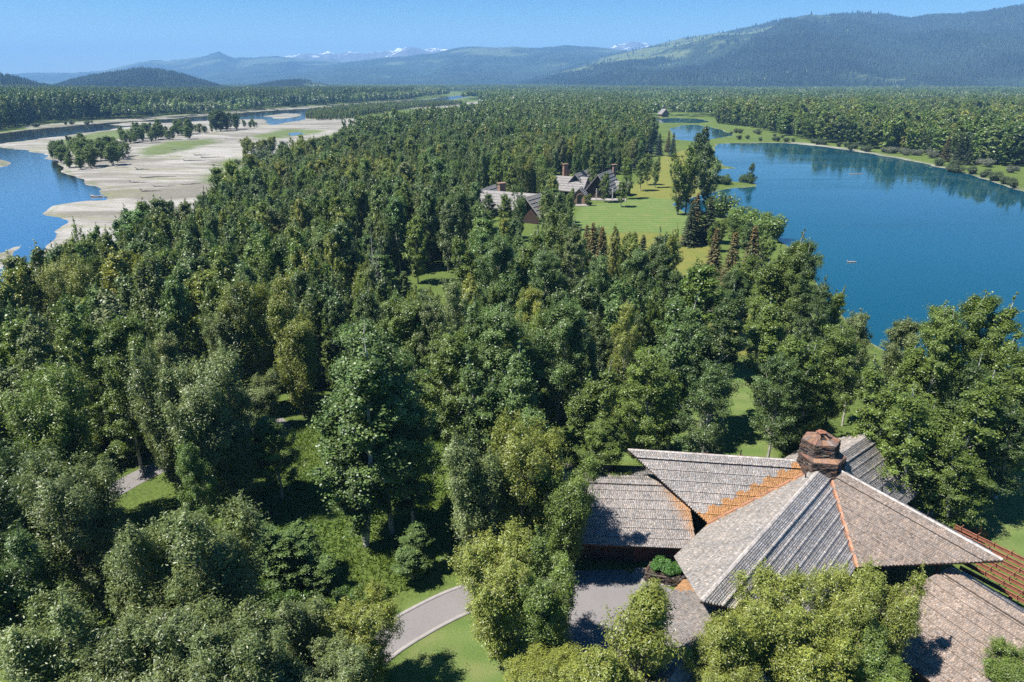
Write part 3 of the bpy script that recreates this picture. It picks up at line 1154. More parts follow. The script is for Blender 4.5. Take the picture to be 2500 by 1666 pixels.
# spreading, many-topped cottonwoods with narrow leaves, close
for i in range(4):
    MODEL['willow', i] = (*broadleaf('willow%d' % i, 200 + i, 16, 4.2, 0.1, (5, 6, 4, 7)[i], 130, 5, 66000, 0.22, 0.075, 0.23, 1.05, spire=0.7, shape=('round', 'aspen', 'aspen', 'round')[i], bark='bark_grey', fill=0.28), 16, 4.2)
# the small pointed one
MODEL['spire', 0] = (*broadleaf('spire', 240, 13, 2.3, 0.06, 1, 76, 5, 34000, 0.22, 0.075, 0.2, 1.0, spire=0.6, shape='aspen', bark='bark_grey'), 13, 2.3)
# open, bare-limbed aspen
MODEL['open', 0] = (*broadleaf('open_aspen', 260, 20, 4.4, 0.14, 2, 84, 6, 48000, 0.16, 0.13, 0.12, 0.55, droop=0.3, bark='bark_aspen', sparse=0.12), 20, 4.4)
MODEL['open', 1] = (*broadleaf('open_aspen', 261, 20, 3.6, 0.26, 1, 56, 5, 26000, 0.16, 0.13, 0.13, 0.8, bark='bark_aspen', sparse=0.1), 20, 3.6)
# middle distance
MR = (3.4, 3.8, 3.0, 4.2, 3.5, 4.6, 3.2, 3.9)
for i in range(8):
    MODEL['mid', i] = (*broadleaf('mid%d' % i, 300 + i, 20, MR[i], (0.12, 0.1, 0.2, 0.1, 0.16, 0.08, 0.1, 0.14)[i], (1, 3, 1, 5, 2, 4, 1, 2)[i], 70, 4, 13000, 0.33, 0.22, 0.155, 0.95,
                                   sides=4, spire=0.35, shape=('aspen', 'round', 'aspen', 'round', 'aspen', 'round', 'aspen', 'aspen')[i], bark=('bark_aspen', 'bark_grey')[i % 2]), 20, MR[i])
LR = (3.6, 4.4, 3.2, 4.8, 5.2)
for i in range(5):
    MODEL['low', i] = (*broadleaf('low%d' % i, 400 + i, 20, LR[i], 0.08, (1, 4, 2, 5, 4)[i], 36, 3, 1900, 0.85, 0.62, 0.24, 0.8,
                                   sides=3, twig=False, spire=0.05, shape=('aspen', 'round', 'round', 'round', 'round')[i]), 20, LR[i])
for i in range(3):
    MODEL['spruce', i] = (*conifer('spruce%d' % i, 500 + i, 15, (2.6, 3.0, 2.2)[i], 36, 12, 44, 0.42, 0.17), 15, (2.6, 3.0, 2.2)[i])
MODEL['sprucelow', 0] = (*conifer('sprucelow', 520, 15, 2.8, 18, 7, 9, 0.75, 0.4, limb=False), 15, 2.8)
for i in range(3):
    MODEL['shrub', i] = (*shrub('shrub%d' % i, 600 + i, 2.6, 1.9, 2600, 0.22, 0.13), 2.6, 1.9)
MODEL['birch', 0] = (*broadleaf('lone', 640, 20, 3.6, 0.16, 1, 46, 3, 9000, 0.36, 0.24, 0.2, 0.8, bark='bark_grey'), 20, 3.6)

TREE_RNG = random.Random(5)


def place_tree(name, model, x, y, h, r, tint, label, cat, group, z=None, mat='leaf'):
    tr, cr, h0, r0 = MODEL[model]
    zz = float(ground_z(x, y)[0]) if z is None else z
    e = thing(name, label, cat, (x, y, zz - 0.05), group, TREE_RNG.uniform(0, 6.28))
    s = h / h0
    k = r / r0
    e.scale = (k, k, s)
    a = link('trunk', tr, None, e)
    b = link('crown', cr, MAT[mat], e)
    b.color = (*tint, 1)
    return e


def scatter(name, label, cat, pts, scale, tint, models, idx, mat, kind='stuff', also_trunk=False):
    """one stuff object: copies of a few tree models on points"""
    pts = np.asarray(pts, np.float32)
    n = len(pts)
    me = bpy.data.meshes.new(name)
    me.vertices.add(n)
    me.vertices.foreach_set('co', pts.ravel())
    a = me.attributes.new('scl', 'FLOAT_VECTOR', 'POINT')
    a.data.foreach_set('vector', np.asarray(scale, np.float32).ravel())
    a = me.attributes.new('rotz', 'FLOAT', 'POINT')
    a.data.foreach_set('value', np.random.default_rng(n).uniform(0, 6.28, n).astype(np.float32))
    a = me.attributes.new('pick', 'INT', 'POINT')
    a.data.foreach_set('value', np.asarray(idx, np.int32))
    a = me.attributes.new('tint', 'FLOAT_COLOR', 'POINT')
    a.data.foreach_set('color', np.c_[np.asarray(tint, np.float32), np.ones(n, np.float32)].ravel())
    o = link(name, me)
    cl = bpy.data.collections.new(name + '_models')
    for i, mdl in enumerate(models):
        src = bpy.data.objects.new('%02d_%s_model' % (i, name), mdl)
        cl.objects.link(src)
    ng = bpy.data.node_groups.new(name, 'GeometryNodeTree')
    ng.interface.new_socket('Geometry', in_out='INPUT', socket_type='NodeSocketGeometry')
    ng.interface.new_socket('Geometry', in_out='OUTPUT', socket_type='NodeSocketGeometry')
    nn = ng.nodes
    gi = nn.new('NodeGroupInput')
    go = nn.new('NodeGroupOutput')
    ip = nn.new('GeometryNodeInstanceOnPoints')
    ci = nn.new('GeometryNodeCollectionInfo')
    ci.inputs[0].default_value = cl
    ci.inputs[1].default_value = True
    ci.inputs[2].default_value = True
    ip.inputs['Pick Instance'].default_value = True

    def na(nm, t):
        q = nn.new('GeometryNodeInputNamedAttribute')
        q.data_type = t
        q.inputs[0].default_value = nm
        return q.outputs[0]

    cx = nn.new('ShaderNodeCombineXYZ')
    ng.links.new(na('rotz', 'FLOAT'), cx.inputs[2])
    ng.links.new(gi.outputs[0], ip.inputs['Points'])
    ng.links.new(ci.outputs[0], ip.inputs['Instance'])
    ng.links.new(na('pick', 'INT'), ip.inputs['Instance Index'])
    ng.links.new(cx.outputs[0], ip.inputs['Rotation'])
    ng.links.new(na('scl', 'FLOAT_VECTOR'), ip.inputs['Scale'])
    ng.links.new(ip.outputs[0], go.inputs[0])
    md = o.modifiers.new('trees', 'NODES')
    md.node_group = ng
    tag(o, label, cat, None, kind)
    return o


def with_mat(me, mat, name):
    m2 = me.copy()
    m2.name = name
    m2.materials.clear()
    m2.materials.append(MAT[mat])
    return m2


def merged(models, name, mats):
    """one mesh from trunk + crown"""
    out = []
    for k in models:
        tr, cr, h0, r0 = MODEL[k]
        nv1, nv2 = len(tr.vertices), len(cr.vertices)
        V = np.empty((nv1 + nv2) * 3, np.float32)
        tr.vertices.foreach_get('co', V[:nv1 * 3])
        cr.vertices.foreach_get('co', V[nv1 * 3:])
        f1 = np.empty(len(tr.loops), np.int32)
        tr.loops.foreach_get('vertex_index', f1)
        f2 = np.empty(len(cr.loops), np.int32)
        cr.loops.foreach_get('vertex_index', f2)
        c = np.ones((len(f1) // 4 + len(f2) // 4, 4), np.float32)
        cc = np.empty(len(f2) // 4 * 4, np.float32)
        cr.attributes['Col'].data.foreach_get('color', cc)
        c[len(f1) // 4:] = cc.reshape(-1, 4)
        me = mesh_np(name, V.reshape(-1, 3), np.concatenate([f1, f2 + nv1]).reshape(-1, 4), c)
        me.materials.append(MAT[mats[0]])
        me.materials.append(MAT[mats[1]])
        mi = np.zeros(len(c), np.int32)
        mi[:len(f1) // 4] = 1
        me.polygons.foreach_set('material_index', mi)
        out.append(me)
    return out

# ------------------------------------------------------------------ the shingled house in front
HR = np.random.default_rng(77)
house = thing('shingle_house', 'big weathered cedar shingle house with star of pointed gable roofs and stone chimney', 'house', (30, 56, 0))
HO = np.array([30, 56, 0.0])


def to_house(o):
    o.parent = house
    o.matrix_parent_inverse = Matrix.Translation((-HO[0], -HO[1], 0))
    return o


def seg_interval(poly2, t):
    """interval of a convex polygon (a, b) at b = t"""
    xs = []
    n = len(poly2)
    for i in range(n):
        a1, b1 = poly2[i]
        a2, b2 = poly2[(i + 1) % n]
        if (b1 - t) * (b2 - t) <= 0 and b1 != b2:
            xs.append(a1 + (a2 - a1) * (t - b1) / (b2 - b1))
    return (min(xs), max(xs)) if len(xs) >= 2 else None


def roof_plane(name, pts, e, tone=(0.225, 0.205, 0.195), new=None, expo=0.19, double=6, cap_rows=5, thick=0.26, parent=None, warm=0.0, seedk=0):
    """deck slab with fascia and, on it, courses of separate shingles; pts lie in one plane, e = direction of the courses"""
    rng = np.random.default_rng(900 + seedk)
    pts = [np.array(p, float) for p in pts]
    e = np.array(e, float)
    e = e / np.linalg.norm(e)
    nrm = np.zeros(3)
    for i in range(len(pts)):
        nrm += np.cross(pts[i] - pts[0], pts[(i + 1) % len(pts)] - pts[0])
    nrm /= np.linalg.norm(nrm)
    if nrm[2] < 0:
        nrm = -nrm
        pts = pts[::-1]
    e = e - nrm * np.dot(e, nrm)
    e /= np.linalg.norm(e)
    up = np.cross(nrm, e)
    if up[2] < 0:
        up = -up
    o0 = pts[0]
    q = [(np.dot(p - o0, e), np.dot(p - o0, up)) for p in pts]
    n = len(pts)
    V = [p for p in pts] + [p - nrm * thick for p in pts]
    F = [tuple(range(n)), tuple(range(2 * n - 1, n - 1, -1))] + [(i, n + i, n + (i + 1) % n, (i + 1) % n) for i in range(n)]
    deck = MB().add(V, F).build(name, MAT['fascia'])
    to_house(deck)
    bmin = min(b for a, b in q)
    bmax = max(b for a, b in q)
    rows = int((bmax - bmin) / expo) + 1
    VV, CC, CB = [], [], []
    for r in range(rows):
        b = bmin + r * expo
        iv = seg_interval(q, min(max(b + expo * 0.5, bmin + 1e-4), bmax - 1e-4))
        if iv is None or iv[1] - iv[0] < 0.05:
            continue
        a = iv[0] - 0.03
        lift = 0.02
        th = 0.028
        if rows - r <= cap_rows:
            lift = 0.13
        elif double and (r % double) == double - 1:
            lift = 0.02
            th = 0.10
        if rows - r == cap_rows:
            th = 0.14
        while a < iv[1]:
            w = rng.uniform(0.11, 0.25)
            a2 = min(a + w, iv[1] + 0.03)
            if a2 - a < 0.04:
                break
            jb = rng.normal(0, 0.008)
            lo = b + jb
            hi = b + expo * 1.25
            t1 = lift + th + rng.uniform(0, 0.008)
            t0_ = lift + 0.004
            g = 0.006
            for aa, bb, tt in ((a + g, lo, t0_ - lift - 0.0), (a2 - g, lo, t0_ - lift), (a2 - g, hi, 0.0), (a + g, hi, 0.0), (a + g, lo, t1), (a2 - g, lo, t1), (a2 - g, hi, lift + 0.008), (a + g, hi, lift + 0.008)):
                VV.append(o0 + e * aa + up * bb + nrm * tt)
            k = rng.normal(1, 0.17)
            k = min(max(k, 0.55), 1.5)
            wr = rng.uniform(-0.08, 0.10) + warm
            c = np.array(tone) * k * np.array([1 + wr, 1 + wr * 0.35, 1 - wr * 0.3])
            if new is not None:
                s = new(o0 + e * (a + a2) / 2 + up * (b + expo / 2), rng)
                c = c * (1 - s) + np.array([0.42, 0.225, 0.10]) * rng.uniform(0.75, 1.2) * s
            CC.append(c)
            CB.append(c * (0.28 if th > 0.05 else 0.55))  # shadow lines of the courses painted into the butts, strongest on thick ones
            a = a2
    VV = np.array(VV)
    ns = len(VV) // 8
    idx = np.arange(ns)[:, None] * 8
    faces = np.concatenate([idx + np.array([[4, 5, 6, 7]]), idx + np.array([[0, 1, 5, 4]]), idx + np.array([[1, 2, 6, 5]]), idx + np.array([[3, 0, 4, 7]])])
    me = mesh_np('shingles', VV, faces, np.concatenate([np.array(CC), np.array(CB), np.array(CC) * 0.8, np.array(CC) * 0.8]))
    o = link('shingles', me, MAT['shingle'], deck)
    o['kind'] = 'stuff'
    return deck


O_ = np.array([32.4, 61.4, 8.0])
ZR, ZE, WH = 8.0, 4.0, 6.45
A_TIP = c3(287, 212, ZR)
B_TIP = c3(668, 1004, ZR)
C_TIP = c3(2245, 790, ZR)
D_TIP = c3(1562, 118, ZR)
dirs = {}
for k_, tp in (('A', A_TIP), ('B', B_TIP), ('C', C_TIP), ('D', D_TIP)):
    d = tp - O_
    d[2] = 0
    dirs[k_] = (d / np.linalg.norm(d), np.linalg.norm(d))


def valley(k1, k2):
    """low end of the valley between two wings"""
    d1, d2 = dirs[k1][0], dirs[k2][0]
    b = d1 + d2
    b = b / np.linalg.norm(b)
    half = math.acos(np.clip(np.dot(d1, d2), -1, 1)) / 2
    p = O_ + b * WH / math.sin(half)
    p[2] = ZE
    return p


vAB, vBC, vCD, vDA = valley('A', 'B'), valley('B', 'C'), valley('C', 'D'), valley('D', 'A')
dB = dirs['B'][0]
nB = np.array([dB[1], -dB[0], 0])           # one side of ridge B
if np.dot(nB, vAB - O_) < 0:
    nB = -nB
bl = O_ + dB * 18.9 + nB * WH
br = O_ + dB * 18.9 - nB * WH
bl[2] = br[2] = ZE
dD = dirs['D'][0]
nD = np.array([dD[1], -dD[0], 0])
if np.dot(nD, vCD - O_) < 0:
    nD = -nD
dr_ = O_ + dD * (dirs['D'][1] - 1.2) + nD * WH
dl_ = O_ + dD * (dirs['D'][1] - 1.2) - nD * WH
dr_[2] = dl_[2] = ZE


def valley_new(pa, pb, width, step):
    def f(p, rng):
        d = pb - pa
        t = np.dot(p - pa, d) / np.dot(d, d)
        dist = np.linalg.norm(p - (pa + d * t))
        w = width * (0.72 + 0.28 * (math.floor(t * 17) % 2)) if step else width
        return 1.0 if dist < w else 0.0
    return f


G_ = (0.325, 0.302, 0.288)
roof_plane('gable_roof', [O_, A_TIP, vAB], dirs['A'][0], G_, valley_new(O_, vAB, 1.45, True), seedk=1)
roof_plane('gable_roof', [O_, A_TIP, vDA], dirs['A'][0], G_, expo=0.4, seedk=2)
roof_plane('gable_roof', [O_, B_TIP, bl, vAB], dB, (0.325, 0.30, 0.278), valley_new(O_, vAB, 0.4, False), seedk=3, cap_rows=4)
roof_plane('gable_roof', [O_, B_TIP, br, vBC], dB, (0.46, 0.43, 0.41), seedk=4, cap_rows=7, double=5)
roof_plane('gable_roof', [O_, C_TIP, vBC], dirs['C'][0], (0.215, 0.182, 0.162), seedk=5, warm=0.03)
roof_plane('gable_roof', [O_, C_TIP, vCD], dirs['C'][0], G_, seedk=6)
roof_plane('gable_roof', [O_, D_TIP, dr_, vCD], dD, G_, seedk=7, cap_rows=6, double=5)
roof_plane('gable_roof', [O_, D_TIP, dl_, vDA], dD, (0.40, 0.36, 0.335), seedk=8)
# ridge caps
for k_ in 'ABCD':
    d, L = dirs[k_]
    s = np.array([d[1], -d[0], 0])
    m = MB()
    t = 1.2
    rr_ = random.Random(ord(k_))
    while t < L - 0.15:
        a = O_ + d * t + np.array([0, 0, 0.17])
        for sg in (-1, 1):
            q0 = a + np.array([0, 0, 0.02])
            q1 = a + d * 0.27
            w = s * 0.16 * sg + np.array([0, 0, -0.085])
            kcol = rr_.uniform(0.75, 1.25)
            cc = (0.36 * kcol, 0.33 * kcol, 0.31 * kcol)
            m.add([q0, q1, q1 + w, q0 + w, q0 + w - np.array([0, 0, 0.04]), q1 + w - np.array([0, 0, 0.04])], [(0, 1, 2, 3), (3, 2, 5, 4)] if sg > 0 else [(3, 2, 1, 0), (4, 5, 2, 3)], cc)
        t += 0.24
    to_house(m.build('ridge_cap', MAT['shingle']))
# copper valleys
for pa, pb, w in ((O_, vAB, 0.26), (O_, vBC, 0.42)):
    a = pa + (pb - pa) * 0.06 + np.array([0, 0, 0.09])
    b = pb + (pb - pa) * 0.01 + np.array([0, 0, 0.09])
    d = (b - a) / np.linalg.norm(b - a)
    s = np.cross(d, [0, 0, 1])
    s /= np.linalg.norm(s)
    V = []
    for i in range(13):
        p = a + (b - a) * i / 12
        V += [p - s * w / 2 + np.array([0, 0, 0.07]), p, p + s * w / 2 + np.array([0, 0, 0.07])]
    F = []
    for i in range(12):
        F += [(3 * i, 3 * i + 1, 3 * i + 4, 3 * i + 3), (3 * i + 1, 3 * i + 2, 3 * i + 5, 3 * i + 4)]
    to_house(MB().add(V, F).build('copper_valley', MAT['copper']))

# lower roofs: garage at the left
gy1, gz1 = c3(350, 708, 2.9)[1], 2.9
gy2, gz2 = c3(300, 370, 5.4)[1], 5.4
gx0, gx1 = 1.5, 18.6
slope_y = c3(560, 720, 2.9)[1] - c3(150, 700, 2.9)[1]
eL = np.array([gx0, gy1 + 0.5, gz1])
eR = np.array([gx1 - 0.8, gy1 - 0.6, gz1])
rL = np.array([gx0 - 0.6, gy2 + 0.5, gz2])
rR = np.array([gx1 - 0.4, gy2 - 0.5, gz2])


def garage_new(p, rng):
    d = (p[0] - (16.1 + (gy2 - p[1]) * 0.32 + 0.2))
    return float(np.clip((d + 1.3) / 1.4 + rng.normal(0, 0.2), 0, 0.85))


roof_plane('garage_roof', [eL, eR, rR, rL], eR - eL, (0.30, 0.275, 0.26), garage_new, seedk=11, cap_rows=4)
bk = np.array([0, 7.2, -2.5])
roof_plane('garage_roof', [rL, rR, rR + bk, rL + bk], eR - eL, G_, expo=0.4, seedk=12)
# lower wing E under the front prow and G at the right
ez, er = 3.4, 5.3
e1 = c3(575, 890, ez)
e2 = e1 - (-dB) * 0 + dB * 16
eo = crop(1450, 1300, 0.2334)
rp = eo(1010, 1280, er)
off = (rp - e1) - dB * np.dot(rp - e1, dB)
off[2] = 0
r1 = e1 + off - dB * 2.0
r1[2] = er
r2 = e2 + off + dB * 2.0
r2[2] = er
e1b = e1 + np.array([0, 0, 0])


def e_new(p, rng):
    return 0.9 if np.dot(p - e1, dB) < 1.5 + rng.uniform(-0.4, 0.4) and np.dot(p - e1, off / np.linalg.norm(off)) < 2.6 else 0.0


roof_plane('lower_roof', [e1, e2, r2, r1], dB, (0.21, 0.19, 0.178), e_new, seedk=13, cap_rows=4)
e3 = e1 + off * 2
e4 = e2 + off * 2
e3[2] = e4[2] = ez
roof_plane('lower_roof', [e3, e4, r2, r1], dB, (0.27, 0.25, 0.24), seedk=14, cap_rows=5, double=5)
dC = dirs['C'][0]
g1 = c3(1960, 830, 5.2)
g2 = c3(2353, 1105, 5.2) + dC * 14
nC = np.array([dC[1], -dC[0], 0])
if nC[0] > 0:
    nC = -nC
gl1 = g1 + nC * 9.5 - np.array([0, 0, 3.0]) - dC * 2.0
gl2 = g2 + nC * 9.5 - np.array([0, 0, 3.0])
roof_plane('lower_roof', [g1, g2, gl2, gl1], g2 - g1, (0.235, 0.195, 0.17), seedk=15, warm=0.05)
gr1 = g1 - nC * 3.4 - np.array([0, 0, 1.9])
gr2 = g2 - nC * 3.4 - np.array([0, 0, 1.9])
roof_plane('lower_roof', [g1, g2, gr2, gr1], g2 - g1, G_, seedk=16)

# walls under the roofs
def wall_poly(name, pts, h, mat, t=0.3):
    m = MB()
    for i in range(len(pts) - 1):
        a, b = np.array(pts[i], float), np.array(pts[i + 1], float)
        d = b - a
        L = np.linalg.norm(d)
        c = (a + b) / 2
        m.box((c[0], c[1], h / 2), (L - 0.02, t, h), math.atan2(d[1], d[0]))
    return to_house(m.build(name, MAT[mat]))


gw = gy1 + 1.5
wall_poly('garage_wall', [(gx0 + 1.0, gw + 0.45), (gx1 - 1.4, gw - 0.45)], 2.85, 'wall_wood')
wall_poly('garage_wall', [(gx0 + 1.0, gw + 0.9), (gx0 + 0.6, gw + 9.5), (gx1 - 1.0, gw + 9.0)], 2.6, 'wall_wood')
# boards, doors and a lamp on the front wall
ang = math.atan2(-0.9, gx1 - gx0 - 2.4)
for i in range(34):
    t = i / 33
    x = gx0 + 1.1 + t * (gx1 - gx0 - 2.6)
    y = gw + 0.45 - 0.9 * t - 0.19
    if 0.28 < t < 0.66:
        continue
    to_house(MB().box((x, y, 1.42), (0.36, 0.06, 2.7), ang).build('wall_board', MAT['wall_wood']))
for t in (0.37, 0.57):
    x = gx0 + 1.1 + t * (gx1 - gx0 - 2.6)
    y = gw + 0.45 - 0.9 * t - 0.18
    dd_ = to_house(MB().box((x, y, 1.2), (2.7, 0.08, 2.4), ang).build('garage_door', MAT['wall_dark']))
    for k in range(4):
        pn = MB().box((x, y - 0.06, 0.35 + k * 0.58), (2.5, 0.05, 0.5), ang).build('panel', MAT['wall_dark'])
        pn.parent = dd_
lp = c3(283, 722, 2.2)
to_house(MB().tube([(lp[0], gw - 0.35, 2.25), (lp[0], gw - 0.35, 2.55)], [0.05, 0.07], 8).build('wall_lamp', MAT['white_trim']))
ctr = O_.copy()
ring = []
for d, L, k in ((dirs['A'][0], 9.5, 'A'), (dB, 14.5, 'B'), (dirs['C'][0], 8, 'C'), (dirs['D'][0], 6, 'D')):
    ring.append((d, L))
for d, L in ring:
    s = np.array([d[1], -d[0], 0]) * 4.3
    a, b = ctr + s, ctr - s
    wall_poly('wall', [(a + d * 4.5)[:2], (a + d * L)[:2], (b + d * L)[:2], (b + d * 4.5)[:2]], 4.2, 'wall_dark')
for a, b, o_, hh in ((e1, e2, off, 3.1), (g1, g2, nC * 7, 2.3)):
    u_ = o_ / np.linalg.norm(o_)
    d = (b - a) / np.linalg.norm(b - a)
    if a is e1:
        w0 = [a + u_ * 1.2 + d * 0.5, b + u_ * 1.2, b + o_ * 2 - u_ * 1.2, a + o_ * 2 - u_ * 1.2]
    else:
        w0 = [a - u_ * 2.4 + d * 1.0, b - u_ * 2.4, b + o_ * 1.1, a + o_ * 1.1]
    wall_poly('wall', [p[:2] for p in w0], hh, 'wall_wood')

# vent pipes near the ridges
for x, y in ((1209, 366), (1608, 436), (1847, 566), (690, 232), (872, 243)):
    p = c3(x, y, 7.6)
    m = MB().tube([p, p + np.array([0, 0, 0.65])], [0.07, 0.07], 8)
    vp = to_house(m.build('vent_pipe', MAT['lead_pipe']))
    fl = MB().box(p + np.array([0.03, -0.05, 0.06]), (0.5, 0.34, 0.03), 0.4).build('flashing', MAT['copper'])
    fl.parent = vp
p = eo(995, 1270, er - 0.25)
to_house(MB().tube([p, p + np.array([0, 0, 0.8])], [0.07, 0.07], 8).build('vent_pipe', MAT['lead_pipe']))

# ---- chimney of stacked stone
chim = to_house(bpy.data.objects.new('chimney', None))
COL.objects.link(chim)
CC0 = c3(1305, 330, 7.6)
CC0 = np.array([CC0[0] + 0.1, CC0[1] + 1.0, 0])


def ngon(c, rx, ry, n, a0):
    return [np.array([c[0] + rx * math.cos(a0 + 2 * math.pi * i / n), c[1] + ry * math.sin(a0 + 2 * math.pi * i / n)]) for i in range(n)]


def stacked(name, poly0, poly1, z0, z1, hrow, rng, wmin=0.18, wmax=0.6):
    m = MB()
    nrow = max(1, int((z1 - z0) / hrow))
    core0 = [p * 0.96 + np.mean(poly0, 0) * 0.04 for p in poly0]
    core1 = [p * 0.96 + np.mean(poly1, 0) * 0.04 for p in poly1]
    n = len(poly0)
    V = [(p[0], p[1], z0) for p in core0] + [(p[0], p[1], z1) for p in core1]
    m.add(V, [tuple(range(n, 2 * n))] + [(i, (i + 1) % n, n + (i + 1) % n, n + i) for i in range(n)], (0.02, 0.016, 0.014))
    for r in range(nrow):
        t = (r + 0.5) / nrow
        zz = z0 + (z1 - z0) * t
        for i in range(n):
            a = poly0[i] * (1 - t) + poly1[i] * t
            b = poly0[(i + 1) % n] * (1 - t) + poly1[(i + 1) % n] * t
            L = np.linalg.norm(b - a)
            d = (b - a) / L
            s = -0.02
            while s < L:
                w = min(rng.uniform(wmin, wmax), L + 0.04 - s)
                if w < 0.06:
                    break
                k = rng.uniform(0.45, 1.25)
                base = [(0.125, 0.085, 0.066), (0.10, 0.082, 0.075), (0.15, 0.082, 0.052), (0.085, 0.07, 0.063), (0.17, 0.13, 0.10)][rng.integers(0, 5)]
                dep = rng.uniform(0.10, 0.26)
                c = a + d * (s + w / 2) + np.array([d[1], -d[0]]) * (dep / 2 - 0.10)
                m.box((c[0], c[1], zz + rng.uniform(-0.01, 0.01)), (w - 0.02, dep, (z1 - z0) / nrow - rng.uniform(0.005, 0.03)), math.atan2(d[1], d[0]) + rng.normal(0, 0.03), tuple(x * k for x in base))
                s += w
    o = m.build(name, MAT['stone'])
    o['kind'] = 'stuff'
    o.parent = chim
    return o


rng_c = np.random.default_rng(8)
p0 = ngon(CC0, 2.35, 2.05, 6, R_(-72))
p1 = ngon(CC0, 2.25, 1.95, 6, R_(-72))
stacked('stone_base', p0, p1, 6.2, 9.05, 0.115, rng_c)
cu = CC0 + np.array([-0.25, 0.35, 0])
q0 = ngon(cu, 1.95, 1.7, 6, R_(-66))
q1 = ngon(cu, 1.85, 1.62, 6, R_(-66))
stacked('stone_top', q0, q1, 8.9, 10.75, 0.115, rng_c)
RED = [(0.23, 0.12, 0.085), (0.26, 0.15, 0.105), (0.18, 0.11, 0.085), (0.22, 0.165, 0.14), (0.29, 0.165, 0.10)]


def slab(poly, z, th, name, parent):
    m = MB()
    pts = [np.array([p[0], p[1]]) for p in poly]
    n = len(pts)
    V = [(p[0], p[1], z[i]) for i, p in enumerate(pts)] + [(p[0], p[1], z[i] - th) for i, p in enumerate(pts)]
    F = [tuple(range(n)), tuple(range(2 * n - 1, n - 1, -1))] + [(i, n + i, n + (i + 1) % n, (i + 1) % n) for i in range(n)]
    a = sum((pts[i][0] * pts[(i + 1) % n][1] - pts[(i + 1) % n][0] * pts[i][1]) for i in range(n))
    if a < 0:
        F = [f[::-1] for f in F]
    k = rng_c.uniform(0.75, 1.2)
    m.add(V, F, tuple(x * k for x in RED[rng_c.integers(0, 5)]))
    o = m.build(name, MAT['stone'])
    o.parent = parent
    return o


# sloping flagstone shelf round the step
sh = bpy.data.objects.new('shelf_stones', None)
COL.objects.link(sh)
sh.parent = chim
for i in range(6):
    j = (i + 1) % 6
    for t0_, t1_ in ((0.0, 0.33), (0.345, 0.655), (0.67, 1.0)):
        a = p1[i] * (1 - t0_) + p1[j] * t0_
        b = p1[i] * (1 - t1_) + p1[j] * t1_
        c = q0[i] * (1 - t1_) + q0[j] * t1_
        d = q0[i] * (1 - t0_) + q0[j] * t0_
        ex = lambda p: CC0[:2] + (p - CC0[:2]) * 1.015
        slab([ex(a), ex(b), c, d], [9.08, 9.08, 9.42, 9.42], 0.09, 'flagstone', sh)
# pyramid cap of flagstones with openings
cap = bpy.data.objects.new('cap_stones', None)
COL.objects.link(cap)
cap.parent = chim
apex = cu[:2] + np.array([0.0, 0.15])
oc = [cu[:2] + (p - cu[:2]) * 1.04 for p in q1]
for i in range(6):
    j = (i + 1) % 6
    hole = i in (0, 1, 5)
    for r0_, r1_, parts in ((0.02, 0.40, 3), (0.42, 0.72, 2), (0.74, 0.95, 1)):
        for k in range(parts):
            t0_, t1_ = k / parts + 0.015, (k + 1) / parts - 0.015
            if hole and r0_ > 0.4 and r0_ < 0.7:
                if k == 0:
                    t1_ = 0.16
                else:
                    t0_ = 0.84
            jit = lambda: rng_c.uniform(-0.02, 0.02)
            A1 = oc[i] * (1 - t0_) + oc[j] * t0_
            B1 = oc[i] * (1 - t1_) + oc[j] * t1_
            pts = []
            zs = []
            for base_, rr2 in ((A1, r0_), (B1, r0_), (B1, r1_), (A1, r1_)):
                rr3 = min(max(rr2 + jit(), 0), 0.97)
                pts.append(base_ * (1 - rr3) + apex * rr3)
                zs.append(10.72 + 0.72 * rr3 + rng_c.uniform(0, 0.02))
            slab(pts, zs, 0.10, 'flagstone', cap)
core = MB()
V = [(p[0], p[1], 10.55) for p in q1] + [(apex[0], apex[1], 11.2)]
core.add(V, [(i, (i + 1) % 6, 6) for i in range(6)], (0.03, 0.022, 0.018))
o = core.build('cap_core', MAT['stone'])
o.parent = chim
m = MB()
for k in range(5):
    a = k * 1.257
    m.box((apex[0] + 0.3 * math.cos(a), apex[1] + 0.3 * math.sin(a), 11.42 + 0.02 * k), (0.55, 0.3, 0.07), a + 1.2, (0.3, 0.13, 0.08))
o = m.build('spark_guard', MAT['stone'])
o.parent = chim

# ---- planter beside the garage
pl = thing('stone_planter', 'low stacked stone planter with leafy green shrubs beside the garage', 'planter', tuple(c3(460, 880)))
PLO = np.array(pl.location)
chim_keep = chim
pp = [c3(372, 895)[:2], c3(560, 930)[:2], c3(590, 860)[:2], c3(400, 835)[:2]]
chim = pl
so = stacked('stone_wall', pp, pp, 0.0, 0.95, 0.11, np.random.default_rng(4), 0.15, 0.5)
so.matrix_parent_inverse = Matrix.Translation(-Vector(PLO))
chim = chim_keep
cp_ = sum(pp) / 4
so = MB().prism([cp_ + (p - cp_) * 0.86 for p in pp], 0.5, 0.96, (1, 1, 1)).build('soil', MAT['soil'], pl)
so.matrix_parent_inverse = Matrix.Translation(-Vector(PLO))
for i, (a, b) in enumerate(((0.2, 0.4), (0.5, 0.55), (0.8, 0.45), (0.35, 0.75), (0.65, 0.2))):
    q = pp[0] * (1 - a) * (1 - b) + pp[1] * a * (1 - b) + pp[2] * a * b + pp[3] * (1 - a) * b
    o = link('shrub', MODEL['shrub', i % 3][1], MAT['leaf'], pl)
    o.location = (q[0] - PLO[0], q[1] - PLO[1], 0.9)
    o.scale = (0.5, 0.5, 0.42)
    o.rotation_euler = (0, 0, i)
    o.color = (0.085, 0.19, 0.04, 1)

